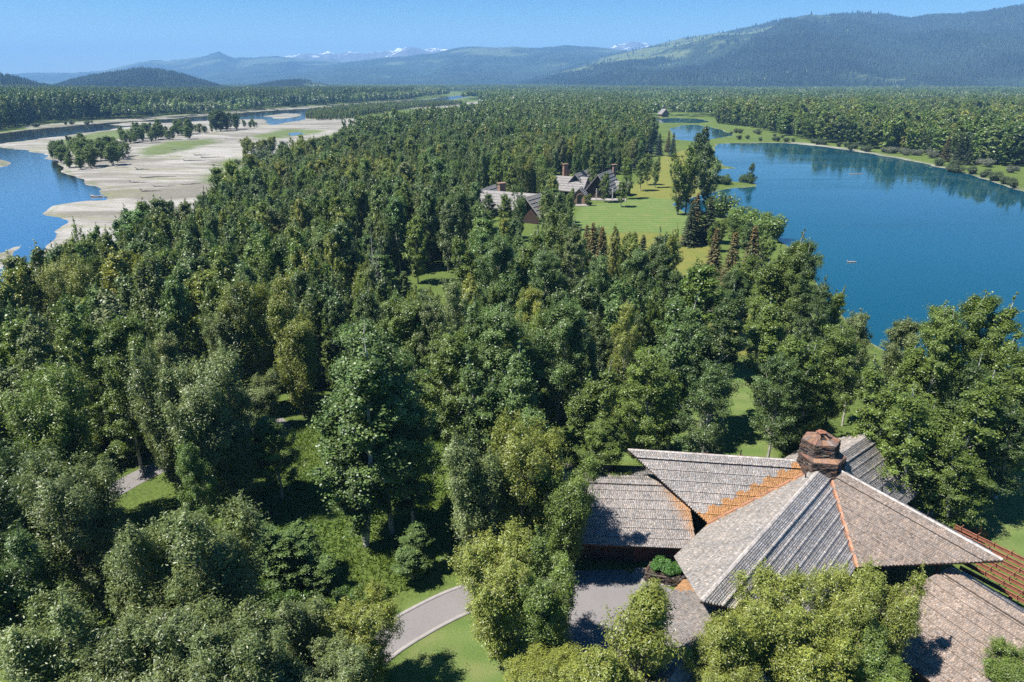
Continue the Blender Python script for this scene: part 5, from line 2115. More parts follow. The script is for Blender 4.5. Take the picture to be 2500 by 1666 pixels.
def bush_run(pts, n, h0, h1, tint, label, group):
    made = []
    line = spline([P(u, v)[:2] for u, v in pts], 80)
    for i in range(n):
        p = line[int((i + rs.uniform(0, 0.9)) / n * 79)]
        d = np.hypot(*p)
        j = rs.normal(0, 0.006 * d, 2)
        h = rs.uniform(h0, h1)
        k = rs.uniform(0.8, 1.2)
        o = place_tree('willow_shrub', ('shrub', int(rs.integers(0, 3))), p[0] + j[0], p[1] + j[1], h, h * rs.uniform(0.7, 1.0), tuple(c * k for c in tint), label, 'shrub', group)
        made.append((float(proj(np.array([p[0] + j[0], p[1] + j[1], 0.5]))[0]), o))
    for i, (u_, o) in enumerate(sorted(made, key=lambda t: t[0])):
        o['label'] = label + ', ' + ORD[i] + ' from the left'


bush_run([(1835, 342), (1994, 352), (2150, 376)], 18, 2.5, 5, WILLOWG, 'small green shrub along the far lake shore', 'shrubs along the far lake shore')
bush_run([(2150, 372), (2200, 376), (2290, 388)], 12, 3, 5, SAGE, 'pale silvery willow shrub on the far lake bank', 'silvery shrubs on the far lake bank')
bush_run([(2290, 403), (2400, 432), (2500, 458)], 18, 2.5, 5, WILLOWG, 'willow shrub on the right-hand bank of the lake', 'shrubs on the right lake bank')
bush_run([(2160, 366), (2320, 388), (2500, 425)], 14, 3, 6, SAGE, 'silvery shrub in front of the trees on the right lake bank', 'silvery shrubs before the right bank trees')
bush_run([(1770, 330), (1840, 325), (1900, 338)], 10, 2.5, 5, WILLOWG, 'shrub on the flat between the lake and the second pond', 'shrubs between the ponds')
bush_run([(1745, 448), (1790, 446), (1846, 448)], 9, 2.5, 4.5, DARKG, 'dark shrub on the lake peninsula', 'shrubs on the lake peninsula')
bush_run([(1760, 530), (1850, 565), (1900, 600)], 8, 3.0, 9.0, GREEN, 'leafy willow on the near lake shore behind the spruces', 'willows on the near lake shore')
bush_run([(60, 312), (150, 306), (260, 300)], 6, 3, 6, WILLOWG, 'shrub on the far river bank', 'shrubs on the far river bank')
bush_run([(600, 402), (640, 385), (700, 362)], 12, 3, 7, WILLOWG, 'willow at the edge of the gravel bar', 'willows at the gravel edge')
bush_run([(760, 1010), (860, 1040), (960, 1160), (1040, 1230)], 9, 1.5, 3, (0.075, 0.12, 0.03), 'low shrub in the shade behind the clearing aspens', 'shrubs behind the clearing aspens')
bush_run([(640, 1450), (760, 1490), (860, 1480), (950, 1440)], 8, 1.2, 2.2, (0.085, 0.15, 0.03), 'low leafy shrub at the foot of the clearing aspens', 'shrubs below the clearing aspens')


# cottonwood and willow thickets on the gravel bar
def thicket(poly, n, h0, h1, tint, label, group, slim=0.34):
    P2 = [P(u * K1, v * K1)[:2] for u, v in poly]
    xs = [p[0] for p in P2]
    ys = [p[1] for p in P2]
    k = 0
    made = []
    while k < n:
        x, y = rs.uniform(min(xs), max(xs)), rs.uniform(min(ys), max(ys))
        if not inside(P2, np.array([x]), np.array([y]))[0]:
            continue
        h = rs.uniform(h0, h1)
        s = rs.uniform(0.85, 1.15)
        o = place_tree('cottonwood_tree', ('mid', int(rs.integers(0, 8))), x, y, h, h * slim * rs.uniform(0.8, 1.3), tuple(c * s for c in tint), label, 'tree', group)
        made.append((float(proj(np.array([x, y, h / 2]))[0]), h, o))
        k += 1
    made.sort(key=lambda t: t[0])
    for i, (u_, hh_, o) in enumerate(made):
        if n <= len(ORD):
            o['label'] = label + ', ' + ORD[i] + ' from the left'
        else:
            f = (hh_ - h0) / (h1 - h0)
            o['label'] = ('tall ' if f > 0.66 else 'low ' if f < 0.33 else 'middling ') + label + (', left end', ', left of its middle', ', right of its middle', ', right end')[min(3, i * 4 // n)]


thicket([(230, 720), (330, 690), (540, 710), (620, 720), (540, 760), (380, 790), (290, 780)], 60, 5, 13, GREEN, 'young cottonwood in the thicket nearest the blue side channel', 'thicket on the river gravel bar')
thicket([(530, 650), (700, 620), (880, 615), (880, 640), (700, 655), (560, 665)], 48, 6, 14, GREEN, 'young cottonwood in the middle thicket on the gravel bar', 'middle thicket on the gravel bar')
thicket([(970, 590), (1090, 590), (1110, 600), (990, 605)], 14, 15, 21, DARKG, 'tall dark cottonwood in the island clump amid the gravel bar', 'tall clump on the gravel bar')
thicket([(890, 600), (970, 595), (980, 610), (900, 615)], 8, 4, 8, GREEN, 'bushy cottonwood between the clumps on the gravel bar', 'bushes between the gravel bar clumps', 0.4)
thicket([(1100, 585), (1180, 575), (1190, 585), (1110, 600)], 7, 4, 9, GREEN, 'bushy cottonwood right of the tall clump on the gravel bar', 'bushes right of the tall clump', 0.35)
thicket([(1110, 700), (1250, 690), (1270, 720), (1130, 750)], 12, 7, 12, YELG, 'yellow-green cottonwood at the corner of the wood on the gravel bar', 'trees at the gravel corner of the wood', 0.3)

# ------------------------------------------------------------------ the woods
CLEAR = gpoly([(560, 1060), (760, 1040), (1100, 1050), (1120, 1330), (1000, 1440), (880, 1500), (620, 1470), (540, 1300)])
def pix_mask():
    W_, H_ = 500, 334
    yy, xx = np.mgrid[0:H_, 0:W_]
    xx = xx * 5.0 + 2.5
    yy = yy * 5.0 + 2.5
    m = np.zeros((H_, W_), bool)
    keep = [
        [(1395, 520), (1480, 480), (1640, 478), (1690, 505), (1740, 590), (1700, 650), (1670, 640), (1650, 545), (1395, 545)],
        [(1760, 350), (2100, 368), (2500, 465), (2500, 690), (2280, 700), (2130, 810), (2075, 740), (2060, 590), (1950, 530), (1880, 550), (1760, 515), (1650, 500), (1745, 465)],
        [(0, 320), (0, 625), (45, 600), (117, 560), (175, 520), (255, 510), (319, 488), (372, 465), (478, 443), (505, 420), (570, 380), (600, 350), (744, 325), (885, 295), (750, 290), (756, 268), (1060, 246), (154, 296)],
        [(1365, 405), (1545, 405), (1560, 500), (1400, 515), (1370, 470)],
        [(1180, 462), (1330, 480), (1335, 530), (1180, 520)],
        [(610, 1070), (745, 1080), (740, 1330), (720, 1420), (640, 1440), (590, 1300)],
        [(1470, 1095), (1560, 1090), (1960, 1110), (2000, 1040), (2150, 1055), (2240, 1200), (2500, 1330), (2500, 1666), (1380, 1666), (1340, 1520), (1400, 1400), (1450, 1340), (1440, 1170)],
        [(930, 1620), (960, 1510), (1140, 1430), (1190, 1480), (1190, 1666), (930, 1666)],
        [(1810, 890), (1895, 890), (1885, 1090), (1790, 1090), (1830, 960)],
        [(1795, 715), (1890, 715), (1880, 830), (1810, 830)],
        [(270, 1140), (395, 1130), (390, 1210), (270, 1225)],
        [(1395, 745), (1460, 745), (1450, 800), (1395, 800)],
        [(1530, 405), (1660, 380), (1640, 480), (1530, 480)],
        [(1640, 300), (1790, 310), (1790, 340), (1640, 345)],
        [(1010, 1100), (1085, 1100), (1080, 1330), (1000, 1300)],
        [(880, 250), (1060, 240), (1200, 240), (1180, 250), (1090, 259), (900, 276), (760, 290), (756, 270)],
        [(595, 1060), (760, 1050), (760, 1440), (640, 1440), (585, 1300)],
        [(2300, 1200), (2500, 1230), (2500, 1330), (2330, 1280)],
        [(900, 690), (960, 660), (1130, 640), (1130, 690)],
        [(1486, 264), (1512, 264), (1512, 271), (1486, 271)], [(1610, 262), (1626, 262), (1626, 272), (1610, 272)],
    ]
    for k in keep:
        m |= inside(k, xx, yy)
    return m


KEEP = pix_mask()


def blocked(x, y, h, r, dist_lim=700):
    """would a tree here hide a place the photograph leaves open"""
    bad = np.zeros(len(x), bool)
    for t in (0.25, 0.5, 0.75, 0.97):
        wv = {0.25: 0.7, 0.5: 0.9, 0.75: 0.6, 0.97: 0.1}[t]
        for s in (-1, 0, 1):
            u, v = proj(np.stack([x + s * r * wv, y, h * t], -1))
            iu = (u / 5).astype(int)
            iv = (v / 5).astype(int)
            ok = (iu >= 0) & (iu < 500) & (iv >= 0) & (iv < 334)
            bad |= ok & KEEP[np.clip(iv, 0, 333), np.clip(iu, 0, 499)]
    return bad & (np.hypot(x, y) < dist_lim)


def jitter_grid(x0, x1, y0, y1, s, rng):
    nx, ny = int((x1 - x0) / s), int((y1 - y0) / s)
    X, Y = np.meshgrid(np.arange(nx), np.arange(ny))
    X = x0 + (X + 0.5 * (Y % 2) + rng.uniform(-0.42, 0.42, X.shape)) * s
    Y = y0 + (Y + rng.uniform(-0.42, 0.42, Y.shape)) * s
    return X.ravel(), Y.ravel()


def in_view(x, y, marg=0.12):
    return np.abs(x) < y * (0.80 + marg) + 25


WATER_CLEAR = [LAKE, POND, POND2, RIVER, RIVER2]
EDGE = [P(u, v, 17)[:2] for u, v in ((-700, 1000), (-250, 730), (0, 648), (48, 628), (117, 576), (175, 533), (255, 524), (319, 500), (372, 478), (478, 455), (510, 430), (579, 393), (610, 375), (664, 358),
                                     (744, 340), (797, 329), (850, 308), (892, 290), (770, 285), (756, 272), (850, 262), (903, 257), (1000, 252), (1089, 248), (1200, 243), (1300, 231), (1400, 222))]
WOOD_W = EDGE + [P(u, v, 0)[:2] for u, v in ((1560, 268), (1560, 300), (1600, 345), (1560, 400), (1540, 430), (1560, 480), (1400, 560), (1560, 640), (1700, 690), (1780, 700), (1800, 900), (1700, 1150),
                                             (1400, 1330), (1100, 1420), (600, 1800), (-900, 1800))]
WOOD_E = [P(u, v, 0)[:2] for u, v in ((1745, 303), (1800, 308), (1860, 319), (1930, 335), (1994, 347), (2080, 357), (2153, 369), (2233, 379), (2312, 390), (2400, 400), (2500, 412), (2800, 450), (3100, 490), (3100, 290), (2500, 262), (1750, 262))]


def wood_ok(x, y, strict=True):
    ok = np.ones(len(x), bool)
    for w in WATER_CLEAR:
        ok &= sdist(w, x, y) > 5
    for w in LAWN:
        ok &= sdist(w, x, y) > 0.5
    for w in GOLD:
        ok &= sdist(w, x, y) > 0
    ok &= sdist(HOUSE_PAD, x, y) > 2.0
    ok &= near_line(DRIVE, x, y) > 3.5
    ok &= near_line(LANE, x, y) > 3.0
    for (hx, hy, hr) in ((lake_house.location.x, lake_house.location.y + 6, 20), (wood_house.location.x + 6, wood_house.location.y + 6, 20)):
        ok &= np.hypot(x - hx, y - hy) > hr
    return ok


cand = []
# west wood, between river and lake
x, y = jitter_grid(-420, 330, 40, 620, 4.8, RNG)
s = inside(WOOD_W, x, y) & in_view(x, y)
x, y = x[s], y[s]
s = wood_ok(x, y)
x, y = x[s], y[s]
h = 17.0 + 5.0 * fbm(x / 22, y / 22, 5, 3) * 2 + RNG.uniform(-4.0, 3.0, len(x))
cand.append((x, y, h, np.zeros(len(x), int)))
# east wood
x, y = jitter_grid(60, 1050, 280, 1150, 8.6, RNG)
s = inside(WOOD_E, x, y) & in_view(x, y)
x, y = x[s], y[s]
s = wood_ok(x, y)
x, y = x[s], y[s]
h = 20.5 + 6.0 * fbm(x / 30, y / 30, 15, 3) * 2 + RNG.uniform(-4.5, 3, len(x))
cand.append((x, y, h, np.ones(len(x), int)))
# woods beyond the river, left
FARBANK = [P(u, v, 0)[:2] for u, v in ((-900, 372), (-300, 345), (0, 318), (60, 306), (154, 298), (300, 288), (515, 274), (637, 264), (797, 255), (903, 248), (1009, 242), (1009, 229), (700, 226), (300, 236), (0, 245), (-900, 260))]
x, y = jitter_grid(-1400, 60, 480, 2300, 8.5, RNG)
s = inside(FARBANK, x, y) & in_view(x, y)
x, y = x[s], y[s]
s = wood_ok(x, y)
x, y = x[s], y[s]
h = 24 + 5.0 * fbm(x / 40, y / 40, 25, 3) * 2 + RNG.uniform(-3, 3, len(x))
h = h + 6 * np.clip((-x / y - 0.45) / 0.2, 0, 1)
cand.append((x, y, h, np.full(len(x), 2)))
X = np.concatenate([c[0] for c in cand])
Y = np.concatenate([c[1] for c in cand])
Hh = np.concatenate([c[2] for c in cand])
Zn = np.concatenate([c[3] for c in cand])
Rr_ = Hh * np.where(RNG.uniform(0, 1, len(X)) < 0.25, RNG.uniform(0.19, 0.25, len(X)), RNG.uniform(0.125, 0.19, len(X))) * np.where(Zn == 1, 1.65, 1.0)
okk = ~blocked(X, Y, Hh, Rr_, 3000)
okk &= sdist(CLEAR, X, Y) > 1
near_h = np.min(np.hypot(X[:, None] - HB[None, :, 0], Y[:, None] - HB[None, :, 1]) - HB[None, :, 2] * 0.95, 1)
okk &= near_h > 1.3
dist = np.hypot(X, Y)
# keep the front rows open enough for the trees placed by eye
uu, vv = proj(np.stack([X, Y, Hh], -1))
okk &= ~((dist < 62))
X, Y, Hh, Zn, Rr_, dist, uu, vv = [a[okk] for a in (X, Y, Hh, Zn, Rr_, dist, uu, vv)]
vis = (uu > -60) & (uu < 2560) & (vv < 1700)
tone_n = fbm(X / 18, Y / 18, 33, 2)
pal = np.array([BLUEG, GREEN, YELG, GREYG, DARKG])


LASTK = [0]
KNAME = ['blue-green', 'green', 'lime green', 'silvery grey-green', 'dark green']


def pick_tint(i, rng):
    q = tone_n[i] + rng.normal(0, 0.16)
    if Zn[i] == 1:
        k = 4 if q < -0.3 else 1 if q < 0.1 else 2 if q > 0.24 else 3
    elif Zn[i] == 2:
        k = 4 if q < 0.05 else 1
    else:
        k = 4 if q < -0.25 else 0 if q < -0.05 else 1 if q < 0.14 else 3 if q < 0.24 else 2
    LASTK[0] = k
    c = pal[k] * rng.uniform(0.82, 1.18)
    return np.array([c[0] * rng.uniform(0.9, 1.12), c[1], c[2] * rng.uniform(0.9, 1.1)])


size = Rr_ / dist * vis
order = np.argsort(-size)
NIND = max(0, 300 - len(HERO) - 40)
# hidden ones (wholly behind nearer trees) are not worth an individual; take the largest in view
ind = order[:NIND]
rest_ = order[NIND:]


def zone_label(i):
    u, v, z = uu[i], vv[i], Zn[i]
    if z == 1:
        return ('rounded cottonwood in the front row of the wood across the lake', 'trees across the lake')
    if z == 2:
        return ('tall tree in the wood beyond the river', 'trees beyond the river')
    if u < 420 and v < 720:
        return ('cottonwood in the wood along the near river bank', 'trees along the near river bank')
    if u < 420:
        return ('cottonwood in the left wood around the dark lane', 'trees around the lane')
    if v < 480:
        return ('cottonwood in the wood behind the two lawn houses', 'trees behind the lawn houses')
    if u < 900 and v < 760:
        return ('cottonwood in the dense wood between gravel bar and clearing', 'trees between gravel bar and clearing')
    if u < 900:
        return ('cottonwood in the wood just behind the grassy clearing', 'trees behind the clearing')
    if u < 1420 and v < 640:
        return ('aspen in the wood around the low grey roofed house', 'trees around the low house')
    if u < 1420:
        return ('aspen in the central wood behind the garage trees', 'trees in the central wood')
    return ('aspen between the shingle house and the lake', 'trees between house and lake')


WOODS = {}
for i in ind:
    lab, grp = zone_label(i)
    d = dist[i]
    if d < 95:
        mdl = (('aspen', int(RNG.integers(0, 5))) if RNG.uniform() < 0.6 else ('willow', int(RNG.integers(0, 4))))
    else:
        mdl = ('mid', int(RNG.integers(0, 8)))
    nm = 'aspen_tree' if lab.startswith('aspen') else 'cottonwood_tree'
    tn_ = pick_tint(i, RNG)
    o = place_tree(nm, mdl, X[i], Y[i], Hh[i], Rr_[i], tn_, lab, 'tree', grp)
    WOODS.setdefault(grp, []).append((uu[i], vv[i], Hh[i], KNAME[LASTK[0]], lab, o))
for grp, lst in WOODS.items():
    us_ = sorted(t[0] for t in lst)
    vs_ = sorted(t[1] for t in lst)
    hs_ = sorted(t[2] for t in lst)
    n_ = len(lst)
    cell = {}
    for t in lst:
        iu = min(3, int(4 * us_.index(t[0]) / n_))
        iv = min(2, int(3 * vs_.index(t[1]) / n_))
        ih = min(2, int(3 * hs_.index(t[2]) / n_))
        side = ('far left', 'left', 'right', 'far right')[iu]
        row = ('back', 'middle', 'front')[iv]
        t[5]['label'] = ('short ', '', 'tall ')[ih] + t[3] + ' ' + t[4].replace('in the wood just behind', 'in the wood behind') + ', ' + row + ' ' + side

# everything farther off in the same woods
GZr = ground_z(X[rest_], Y[rest_])
mid_sel = (dist[rest_] < 420)
trng = np.random.default_rng(99)


def forest(name, label, sel_idx, keys, zs, mats=('leaf_far', 'bark_grey'), merge=True):
    if not len(sel_idx):
        return
    mds = merged(keys, name, mats) if merge else [with_mat(MODEL[k][1], mats[0], name) for k in keys]
    pk = trng.integers(0, len(keys), len(sel_idx))
    h0 = np.array([MODEL[k][2] for k in keys])[pk]
    r0 = np.array([MODEL[k][3] for k in keys])[pk]
    sc = np.stack([Rr_[sel_idx] / r0, Rr_[sel_idx] / r0, Hh[sel_idx] / h0], -1)
    tint = np.array([pick_tint(i, trng) for i in sel_idx])
    scatter(name, label, 'forest', np.stack([X[sel_idx], Y[sel_idx], zs - 0.05], -1), sc, tint, mds, pk, mats[0])


forest('near_forest', 'the rest of the broadleaf wood between river and lake', rest_[mid_sel], [('mid', k) for k in range(8)], GZr[mid_sel])
forest('distant_forest', 'broadleaf woods farther away, across the lake and beyond the river', rest_[~mid_sel], [('low', k) for k in range(5)], GZr[~mid_sel], merge=False)

# saplings and brush under the near trees
x, y = jitter_grid(-200, 120, 45, 190, 3.6, trng)
s = inside(WOOD_W, x, y) & in_view(x, y)
x, y = x[s], y[s]
s = wood_ok(x, y)
hh = trng.uniform(1.5, 6.5, len(x))
s &= ~blocked(x, y, hh, hh * 0.3)
s &= fbm(x / 9, y / 9, 61, 2) > -0.12
s &= sdist(CLEAR, x, y) > 0.5
x, y, hh = x[s], y[s], hh[s]
n = len(x)
um = merged([('mid', 1), ('mid', 5), ('shrub', 0), ('shrub', 1)], 'undergrowth', ('leaf_far', 'bark_grey'))
pk = trng.integers(0, 4, n)
s0 = np.where(pk < 2, hh / 20, np.minimum(hh, 3.5) / 2.6)
w0_ = np.where(pk < 2, s0 * 1.7, s0 * 0.9)
scatter('undergrowth', 'saplings and brush under the near trees', 'undergrowth', np.stack([x, y, ground_z(x, y) - 0.05], -1), np.stack([w0_, w0_, s0], -1),
        pal[trng.integers(0, 4, n)] * trng.uniform(0.8, 1.15, (n, 1)), um, pk, 'leaf_far')

# scattered dark conifers in the far woods
cs_ = trng.uniform(0, 1, len(X)) < np.where(Zn == 2, 0.16, 0.025)
cs_ &= dist > 420
ci_ = np.where(cs_)[0]
n = len(ci_)
sc = np.stack([np.full(n, 1.25)] * 2 + [trng.uniform(1.5, 2.0, n)], -1)
spm = with_mat(MODEL['sprucelow', 0][1], 'needle_far', 'far_spruce')
scatter('distant_spruces', 'dark spruces scattered through the far woods', 'forest', np.stack([X[ci_] + 3, Y[ci_] + 3, np.zeros(n)], -1), sc, np.array([SPRUCE] * n) * trng.uniform(0.8, 1.3, (n, 1)), [spm], np.zeros(n, int), 'needle_far')

# far valley floor: patches of wood to the foot of the mountains
pm = []
for k in range(3):
    rng = np.random.default_rng(700 + k)
    VV, FF, CC, o = [], [], [], 0
    for t in range(26):
        c = np.array([rng.uniform(-24, 24), rng.uniform(-24, 24), 0])
        hh = rng.uniform(14, 22)
        n = 110
        dr = unit(rng.normal(size=(n, 3)))
        dr[:, 2] = np.abs(dr[:, 2]) * 1.0 - 0.25
        Pt = c + np.array([0, 0, hh * 0.52]) + dr * np.array([4.3, 4.3, hh * 0.48]) * rng.uniform(0.75, 1.05, (n, 1))
        V, F = leaf_quads(Pt, unit(dr + np.array([0, 0, 0.4]) + rng.normal(0, 0.4, (n, 3))), 2.3, 1.7, rng)
        VV.append(V)
        FF.append(F + o)
        o += len(V)
        tn = rng.uniform(0.7, 1.25)
        CC.append(np.stack([tn * rng.uniform(0.75, 1.25, n)] * 3, -1))
    me = mesh_np('wood_patch', np.concatenate(VV), np.concatenate(FF), np.concatenate(CC))
    me.materials.append(MAT['leaf_far'])
    pm.append(me)
x, y = jitter_grid(-3200, 3800, 900, 4300, 42, trng)
s = in_view(x, y, 0.05)
x, y = x[s], y[s]
u, v = proj(np.stack([x, y, x * 0], -1))
s = np.ones(len(x), bool)
for w in (RIVER, RIVER2, POND, POND2, LAKE):
    s &= sdist(w, x, y) > 22
s &= ~inside(FARBANK, x, y) & ~inside(WOOD_E, x, y)
s &= ~(inside(WOOD_W, x, y) & (y < 640))
s &= sdist(GRAVEL, x, y) > 25
s &= sdist(GRAVEL2, x, y) > 10
s &= ~((u > 80) & (u < 480) & (v < 236))           # open fields before the left hill
s &= ~((u > 1080) & (u < 1200) & (v < 236) & (v > 224))
s &= ~blocked(x, y, np.full(len(x), 18.0), np.full(len(x), 22.0), 5000)
field = fbm(x / 500, y / 260, 77, 3)
s &= ~((field > 0.13) & (y > 1700))
x, y = x[s], y[s]
n = len(x)
sc = np.stack([np.ones(n)] * 2 + [trng.uniform(0.85, 1.25, n) * (1.0 + 0.25 * fbm(x / 200, y / 200, 8, 2))], -1)
tint = pal[np.where(fbm(x / 150, y / 150, 88, 2) + trng.normal(0, 0.12, n) < -0.16, 4, np.where(trng.uniform(0, 1, n) < 0.5, 1, 3))] * trng.uniform(0.85, 1.15, (n, 1))
scatter('valley_forest', 'cottonwood forest covering the valley floor to the mountains', 'forest', np.stack([x, y, np.zeros(n)], -1), sc, tint, pm, trng.integers(0, 3, n), 'leaf_far')
# the part of the west wood beyond the near rows
x, y = jitter_grid(-300, 700, 600, 2000, 8.5, trng)
s = inside(WOOD_W, x, y) & in_view(x, y, 0.05)
x, y = x[s], y[s]
s = wood_ok(x, y) & (y >= 620)
s &= ~blocked(x, y, np.full(len(x), 20.0), np.full(len(x), 4.0), 5000)
x, y = x[s], y[s]
n = len(x)
lowm = [with_mat(MODEL['low', k][1], 'leaf_far', 'valley_tree') for k in range(5)]
hh = trng.uniform(16, 23, n)
sc = np.stack([hh / 20 * 1.1, hh / 20 * 1.1, hh / 20], -1)
tint = pal[np.where(fbm(x / 60, y / 60, 18, 2) + trng.normal(0, 0.15, n) < -0.16, 4, np.where(trng.uniform(0, 1, n) < 0.6, 1, 3))] * trng.uniform(0.85, 1.15, (n, 1))
scatter('river_forest', 'woods running away between the river and the far ponds', 'forest', np.stack([x, y, np.zeros(n)], -1), sc, tint, lowm, trng.integers(0, 5, n), 'leaf_far')


# low young stand where the gravel meets the far river
STAND = [P(u_ * K1, v_ * K1)[:2] for u_, v_ in ((1400, 548), (1440, 520), (1600, 500), (1800, 485), (2050, 478), (2150, 482), (1900, 500), (1700, 530), (1600, 550), (1480, 556))]
xs = [p[0] for p in STAND]
ys = [p[1] for p in STAND]
x, y = jitter_grid(min(xs), max(xs), min(ys), max(ys), 5.0, trng)
s = inside(STAND, x, y)
x, y = x[s], y[s]
n = len(x)
hh = trng.uniform(4, 9.5, n)
sc = np.stack([hh / 20 * 1.3, hh / 20 * 1.3, hh / 20], -1)
scatter('young_forest', 'low young cottonwood stand between gravel bar and far river', 'forest', np.stack([x, y, np.zeros(n)], -1), sc, pal[trng.choice([1, 1, 2, 3], n)] * trng.uniform(0.85, 1.1, (n, 1)), lowm, trng.integers(0, 5, n), 'leaf_far')

# bare dead trees standing in the woods
for k, (u_, v_, h_, lab) in enumerate(((560, 620, 17, 'bare grey dead tree rising from the left wood'), (415, 700, 16, 'bare dead tree near the pale silvery cottonwood'), (905, 560, 18, 'bare white dead trunk in the wood behind the central aspens'),
                                       (640, 450, 17, 'dead tree at the upper edge of the wood near the gravel bar'), (1085, 470, 17, 'pale dead trunk left of the low grey roofed house'), (330, 590, 16, 'dead tree in the river bank wood'))):
    b = P(u_, v_, h_)
    t = thing('dead_tree', lab, 'tree', (b[0], b[1], 0), 'dead trees standing in the woods', k)
    t.scale = (0.7, 0.7, h_ / 20)
    link('trunk', MODEL['open', k % 2][0], None, t)


# conifers on the slopes
def slope_forest(name, label, grid, cols, n, h0, h1, seed, tint, thin=0.55):
    V, C = grid, cols
    rng = np.random.default_rng(seed)
    nt_, nu, _ = V.shape
    i = rng.integers(0, nt_ - 2, n * 2)
    j = rng.integers(0, nu - 2, n * 2)
    a, b = rng.uniform(0, 1, n * 2)[:, None], rng.uniform(0, 1, n * 2)[:, None]
    p = V[i, j] * (1 - a) * (1 - b) + V[i + 1, j] * a * (1 - b) + V[i, j + 1] * (1 - a) * b + V[i + 1, j + 1] * a * b
    mk_ = C[i, j, 0] + fbm(p[:, 0] / 420, p[:, 1] / 420, seed + 1, 4) * 0.9
    s = (mk_ < 0.36 + rng.normal(0, 0.05, n * 2)) | (rng.uniform(0, 1, n * 2) < 0.015)
    s &= p[:, 2] > 3
    p = p[s][:n]
    m_ = len(p)
    hh = rng.uniform(h0, h1, m_)
    sc = np.stack([hh * 0.30, hh * 0.30, hh], -1)
    k = MB()
    nn_ = 6
    for z0, z1, r in ((0.0, 0.62, 1.0), (0.38, 1.0, 0.62)):
        Vv = [(r * math.cos(t * 2 * math.pi / nn_ + z0), r * math.sin(t * 2 * math.pi / nn_ + z0), z0) for t in range(nn_)] + [(0, 0, z1)]
        k.add(Vv, [(t, (t + 1) % nn_, nn_) for t in range(nn_)])
    me = bpy.data.meshes.new(name)
    me.from_pydata(k.v, [], k.f)
    at = me.attributes.new('Col', 'FLOAT_COLOR', 'FACE')
    at.data.foreach_set('color', np.ones(len(k.f) * 4, np.float32))
    me.materials.append(MAT['needle_far'])
    scatter(name, label, 'forest', p, sc, np.array([tint] * m_) * rng.uniform(0.6, 1.35, (m_, 1)) * (0.95 + 1.5 * fbm(p[:, 0] / 260, p[:, 1] / 260, seed + 3, 3))[:, None], [me], np.zeros(m_, int), 'needle_far')


slope_forest('mountain_forest', 'conifer forest on the right mountain', *MT, 60000, 14, 26, 5, (0.030, 0.045, 0.028))
slope_forest('hill_forest', 'conifer and aspen forest on the left hill', *HL, 7000, 9, 17, 6, (0.036, 0.052, 0.026))
slope_forest('hill_forest', 'forest on the low small hill in the middle distance', *HL2, 2500, 9, 16, 7, (0.036, 0.052, 0.026))
slope_forest('hill_forest', 'forest on the hillside at the left edge', *HL3, 5000, 10, 18, 8, (0.036, 0.052, 0.026))

# ------------------------------------------------------------------ grass of the clearing, logs and small things
gx, gy = [], []
grng = np.random.default_rng(12)
xs = [p[0] for p in CLEAR]
ys = [p[1] for p in CLEAR]
x = grng.uniform(min(xs), max(xs), 26000)
y = grng.uniform(min(ys), max(ys), 26000)
s = inside(CLEAR, x, y) & (fbm(x / 5, y / 5, 4, 3) > -0.22) & (near_line(DRIVE, x, y) > 2.6)
x, y = x[s], y[s]
z = ground_z(x, y)
n = len(x)
bl_h = grng.uniform(0.25, 0.75, n) * (0.8 + fbm(x / 4, y / 4, 6, 2))
a = grng.uniform(0, 6.28, n)
w = grng.uniform(0.05, 0.11, n)
ln = grng.normal(0, 0.22, (n, 2))
Vg = np.stack([np.stack([x - np.cos(a) * w, y - np.sin(a) * w, z - 0.02], -1), np.stack([x + np.cos(a) * w, y + np.sin(a) * w, z - 0.02], -1),
               np.stack([x + ln[:, 0], y + ln[:, 1], z + bl_h], -1)], 1).reshape(-1, 3)
tn = grng.uniform(0.7, 1.3, n)
yl = (fbm(x / 6, y / 6, 44, 2) > 0.05) * 0.35
me = mesh_np('tall_grass', Vg, np.arange(n * 3).reshape(-1, 3), np.stack([tn * (1 + yl), tn * (1 + yl * 0.4), tn], -1))
o = link('tall_grass', me, MAT['leaf'])
o.color = (0.10, 0.165, 0.032, 1)
tag(o, 'tall green meadow grass in the clearing', 'grass', None, 'stuff')

# driftwood on the gravel bar
LOGS = []
lrng = np.random.default_rng(21)
for k, (u_, v_, L) in enumerate(((730, 815, 16), (690, 660, 10), (900, 740, 12), (980, 725, 14), (760, 858, 9), (880, 848, 8), (560, 770, 9), (640, 840, 8), (1000, 760, 10), (820, 690, 7),
                                 (460, 900, 7), (660, 780, 7), (1150, 665, 8), (930, 715, 9), (700, 880, 8), (1060, 640, 8))):
    b = P(u_ * K1, v_ * K1)
    t = thing('driftwood_log', 'grey driftwood log stranded on the river gravel bar', 'log', (b[0], b[1], float(ground_z(b[0], b[1])[0]) + 0.15), 'driftwood on the gravel bar', lrng.uniform(-0.35, 0.35))
    pts = np.c_[np.linspace(-L / 2, L / 2, 6), np.cumsum(lrng.normal(0, 0.25, 6)), np.abs(lrng.normal(0.15, 0.12, 6))]
    v1, f1 = tube_np(pts, np.linspace(0.45, 0.12, 6), 6)
    link('stem', mesh_np('stem', v1, f1), MAT['driftwood'], t)
    for q in range(3):
        r0_ = pts[0] + lrng.normal(0, 0.15, 3)
        v1, f1 = tube_np(np.array([r0_, r0_ + np.array([-0.7, lrng.uniform(-1.2, 1.2), lrng.uniform(0.2, 1.1)])]), np.array([0.2, 0.05]), 5)
        link('root', mesh_np('root', v1, f1), MAT['driftwood'], t)
    LOGS.append((math.hypot(b[0], b[1]), t))
for k, (d_, t) in enumerate(sorted(LOGS, key=lambda q: q[0])):
    t['label'] = 'grey driftwood log stranded on the river gravel bar, ' + ORD[k] + ' nearest'
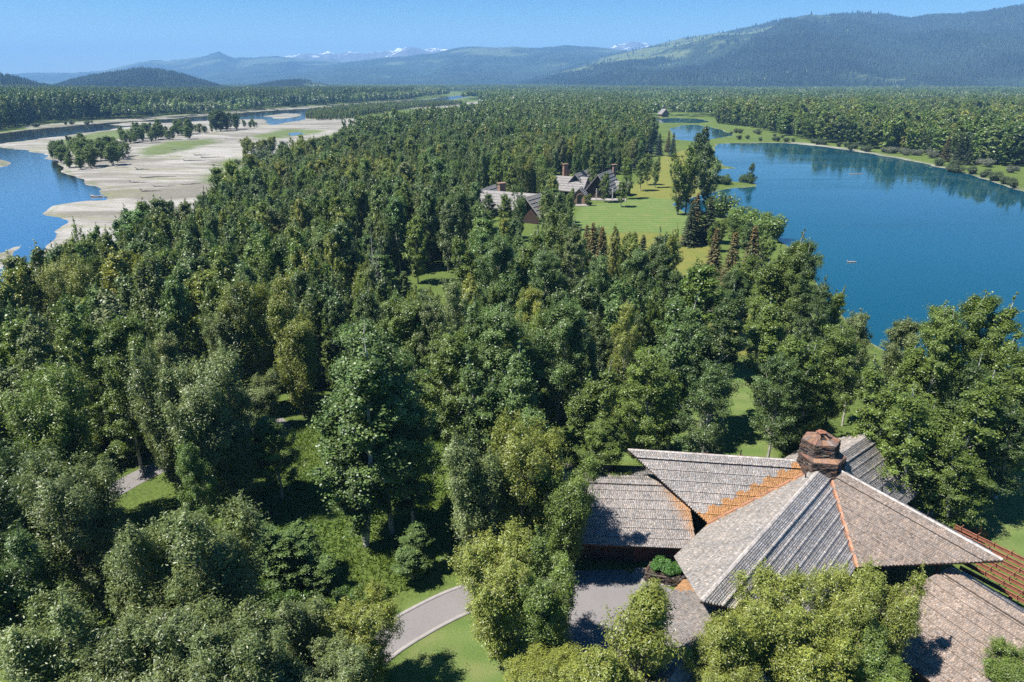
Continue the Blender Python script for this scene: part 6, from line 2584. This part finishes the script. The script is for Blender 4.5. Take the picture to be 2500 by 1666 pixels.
# logs floating on the lake
for u_, v_, lab in ((2092, 425, 'long pale log floating on the lake near the tree reflections'), (2081, 641, 'short pale log floating alone in the middle of the lake')):
    b = P(u_, v_, -0.38)
    t = thing('floating_log', lab, 'log', (b[0], b[1], -0.34), 'logs floating on the lake', 0.15)
    L = 7 if v_ < 500 else 2.2
    pts = np.c_[np.linspace(-L / 2, L / 2, 5), lrng.normal(0, 0.08, 5), np.full(5, 0.05)]
    v1, f1 = tube_np(pts, np.linspace(0.28, 0.16, 5), 6)
    link('stem', mesh_np('stem', v1, f1), MAT['driftwood'], t)
    v1, f1 = tube_np(np.array([pts[0], pts[0] + np.array([-0.3, 0.5, 0.45])]), np.array([0.12, 0.04]), 5)
    link('branch_stub', mesh_np('stub', v1, f1), MAT['driftwood'], t)
# bare dead branches at the driveway
b = P(1150, 1440)
t = thing('dead_branches', 'bare grey dead branches at the foot of the cottonwood left of the garage', 'branch', (b[0] + 1.5, b[1] + 1.0, 0))
for k in range(16):
    a = lrng.uniform(2.2, 4.4)
    p = np.array([0, 0, lrng.uniform(2.0, 6.0)])
    pts = [p]
    for q in range(4):
        p = p + np.array([math.cos(a) * 0.75, math.sin(a) * 0.75, lrng.uniform(-0.15, 0.55)])
        a += lrng.normal(0, 0.3)
        pts.append(p)
    v1, f1 = tube_np(np.array(pts), np.linspace(0.06, 0.012, 5), 4)
    link('branch', mesh_np('branch', v1, f1), MAT['driftwood'], t)
v1, f1 = tube_np(np.array([[0, 0, 0], [0, 0, 6.2]]), np.array([0.12, 0.05]), 6)
link('stem', mesh_np('stem', v1, f1), MAT['driftwood'], t)

# ------------------------------------------------------------------ air
hz = MB().box((0, 0, 355.5), (33000, 33000, 719)).build('haze', None)
hm, hn, ho = new_mat('haze')
pv = hn.nodes.new('ShaderNodeVolumePrincipled')
pv.inputs['Color'].default_value = (0.27, 0.57, 1.0, 1)
pv.inputs['Density'].default_value = 1.15e-4
pv.inputs['Anisotropy'].default_value = 0.0
hn.links.new(pv.outputs[0], ho.inputs['Volume'])
hz.data.materials.append(hm)
tag(hz, 'pale blue summer haze over the whole valley', 'haze', None, 'stuff')
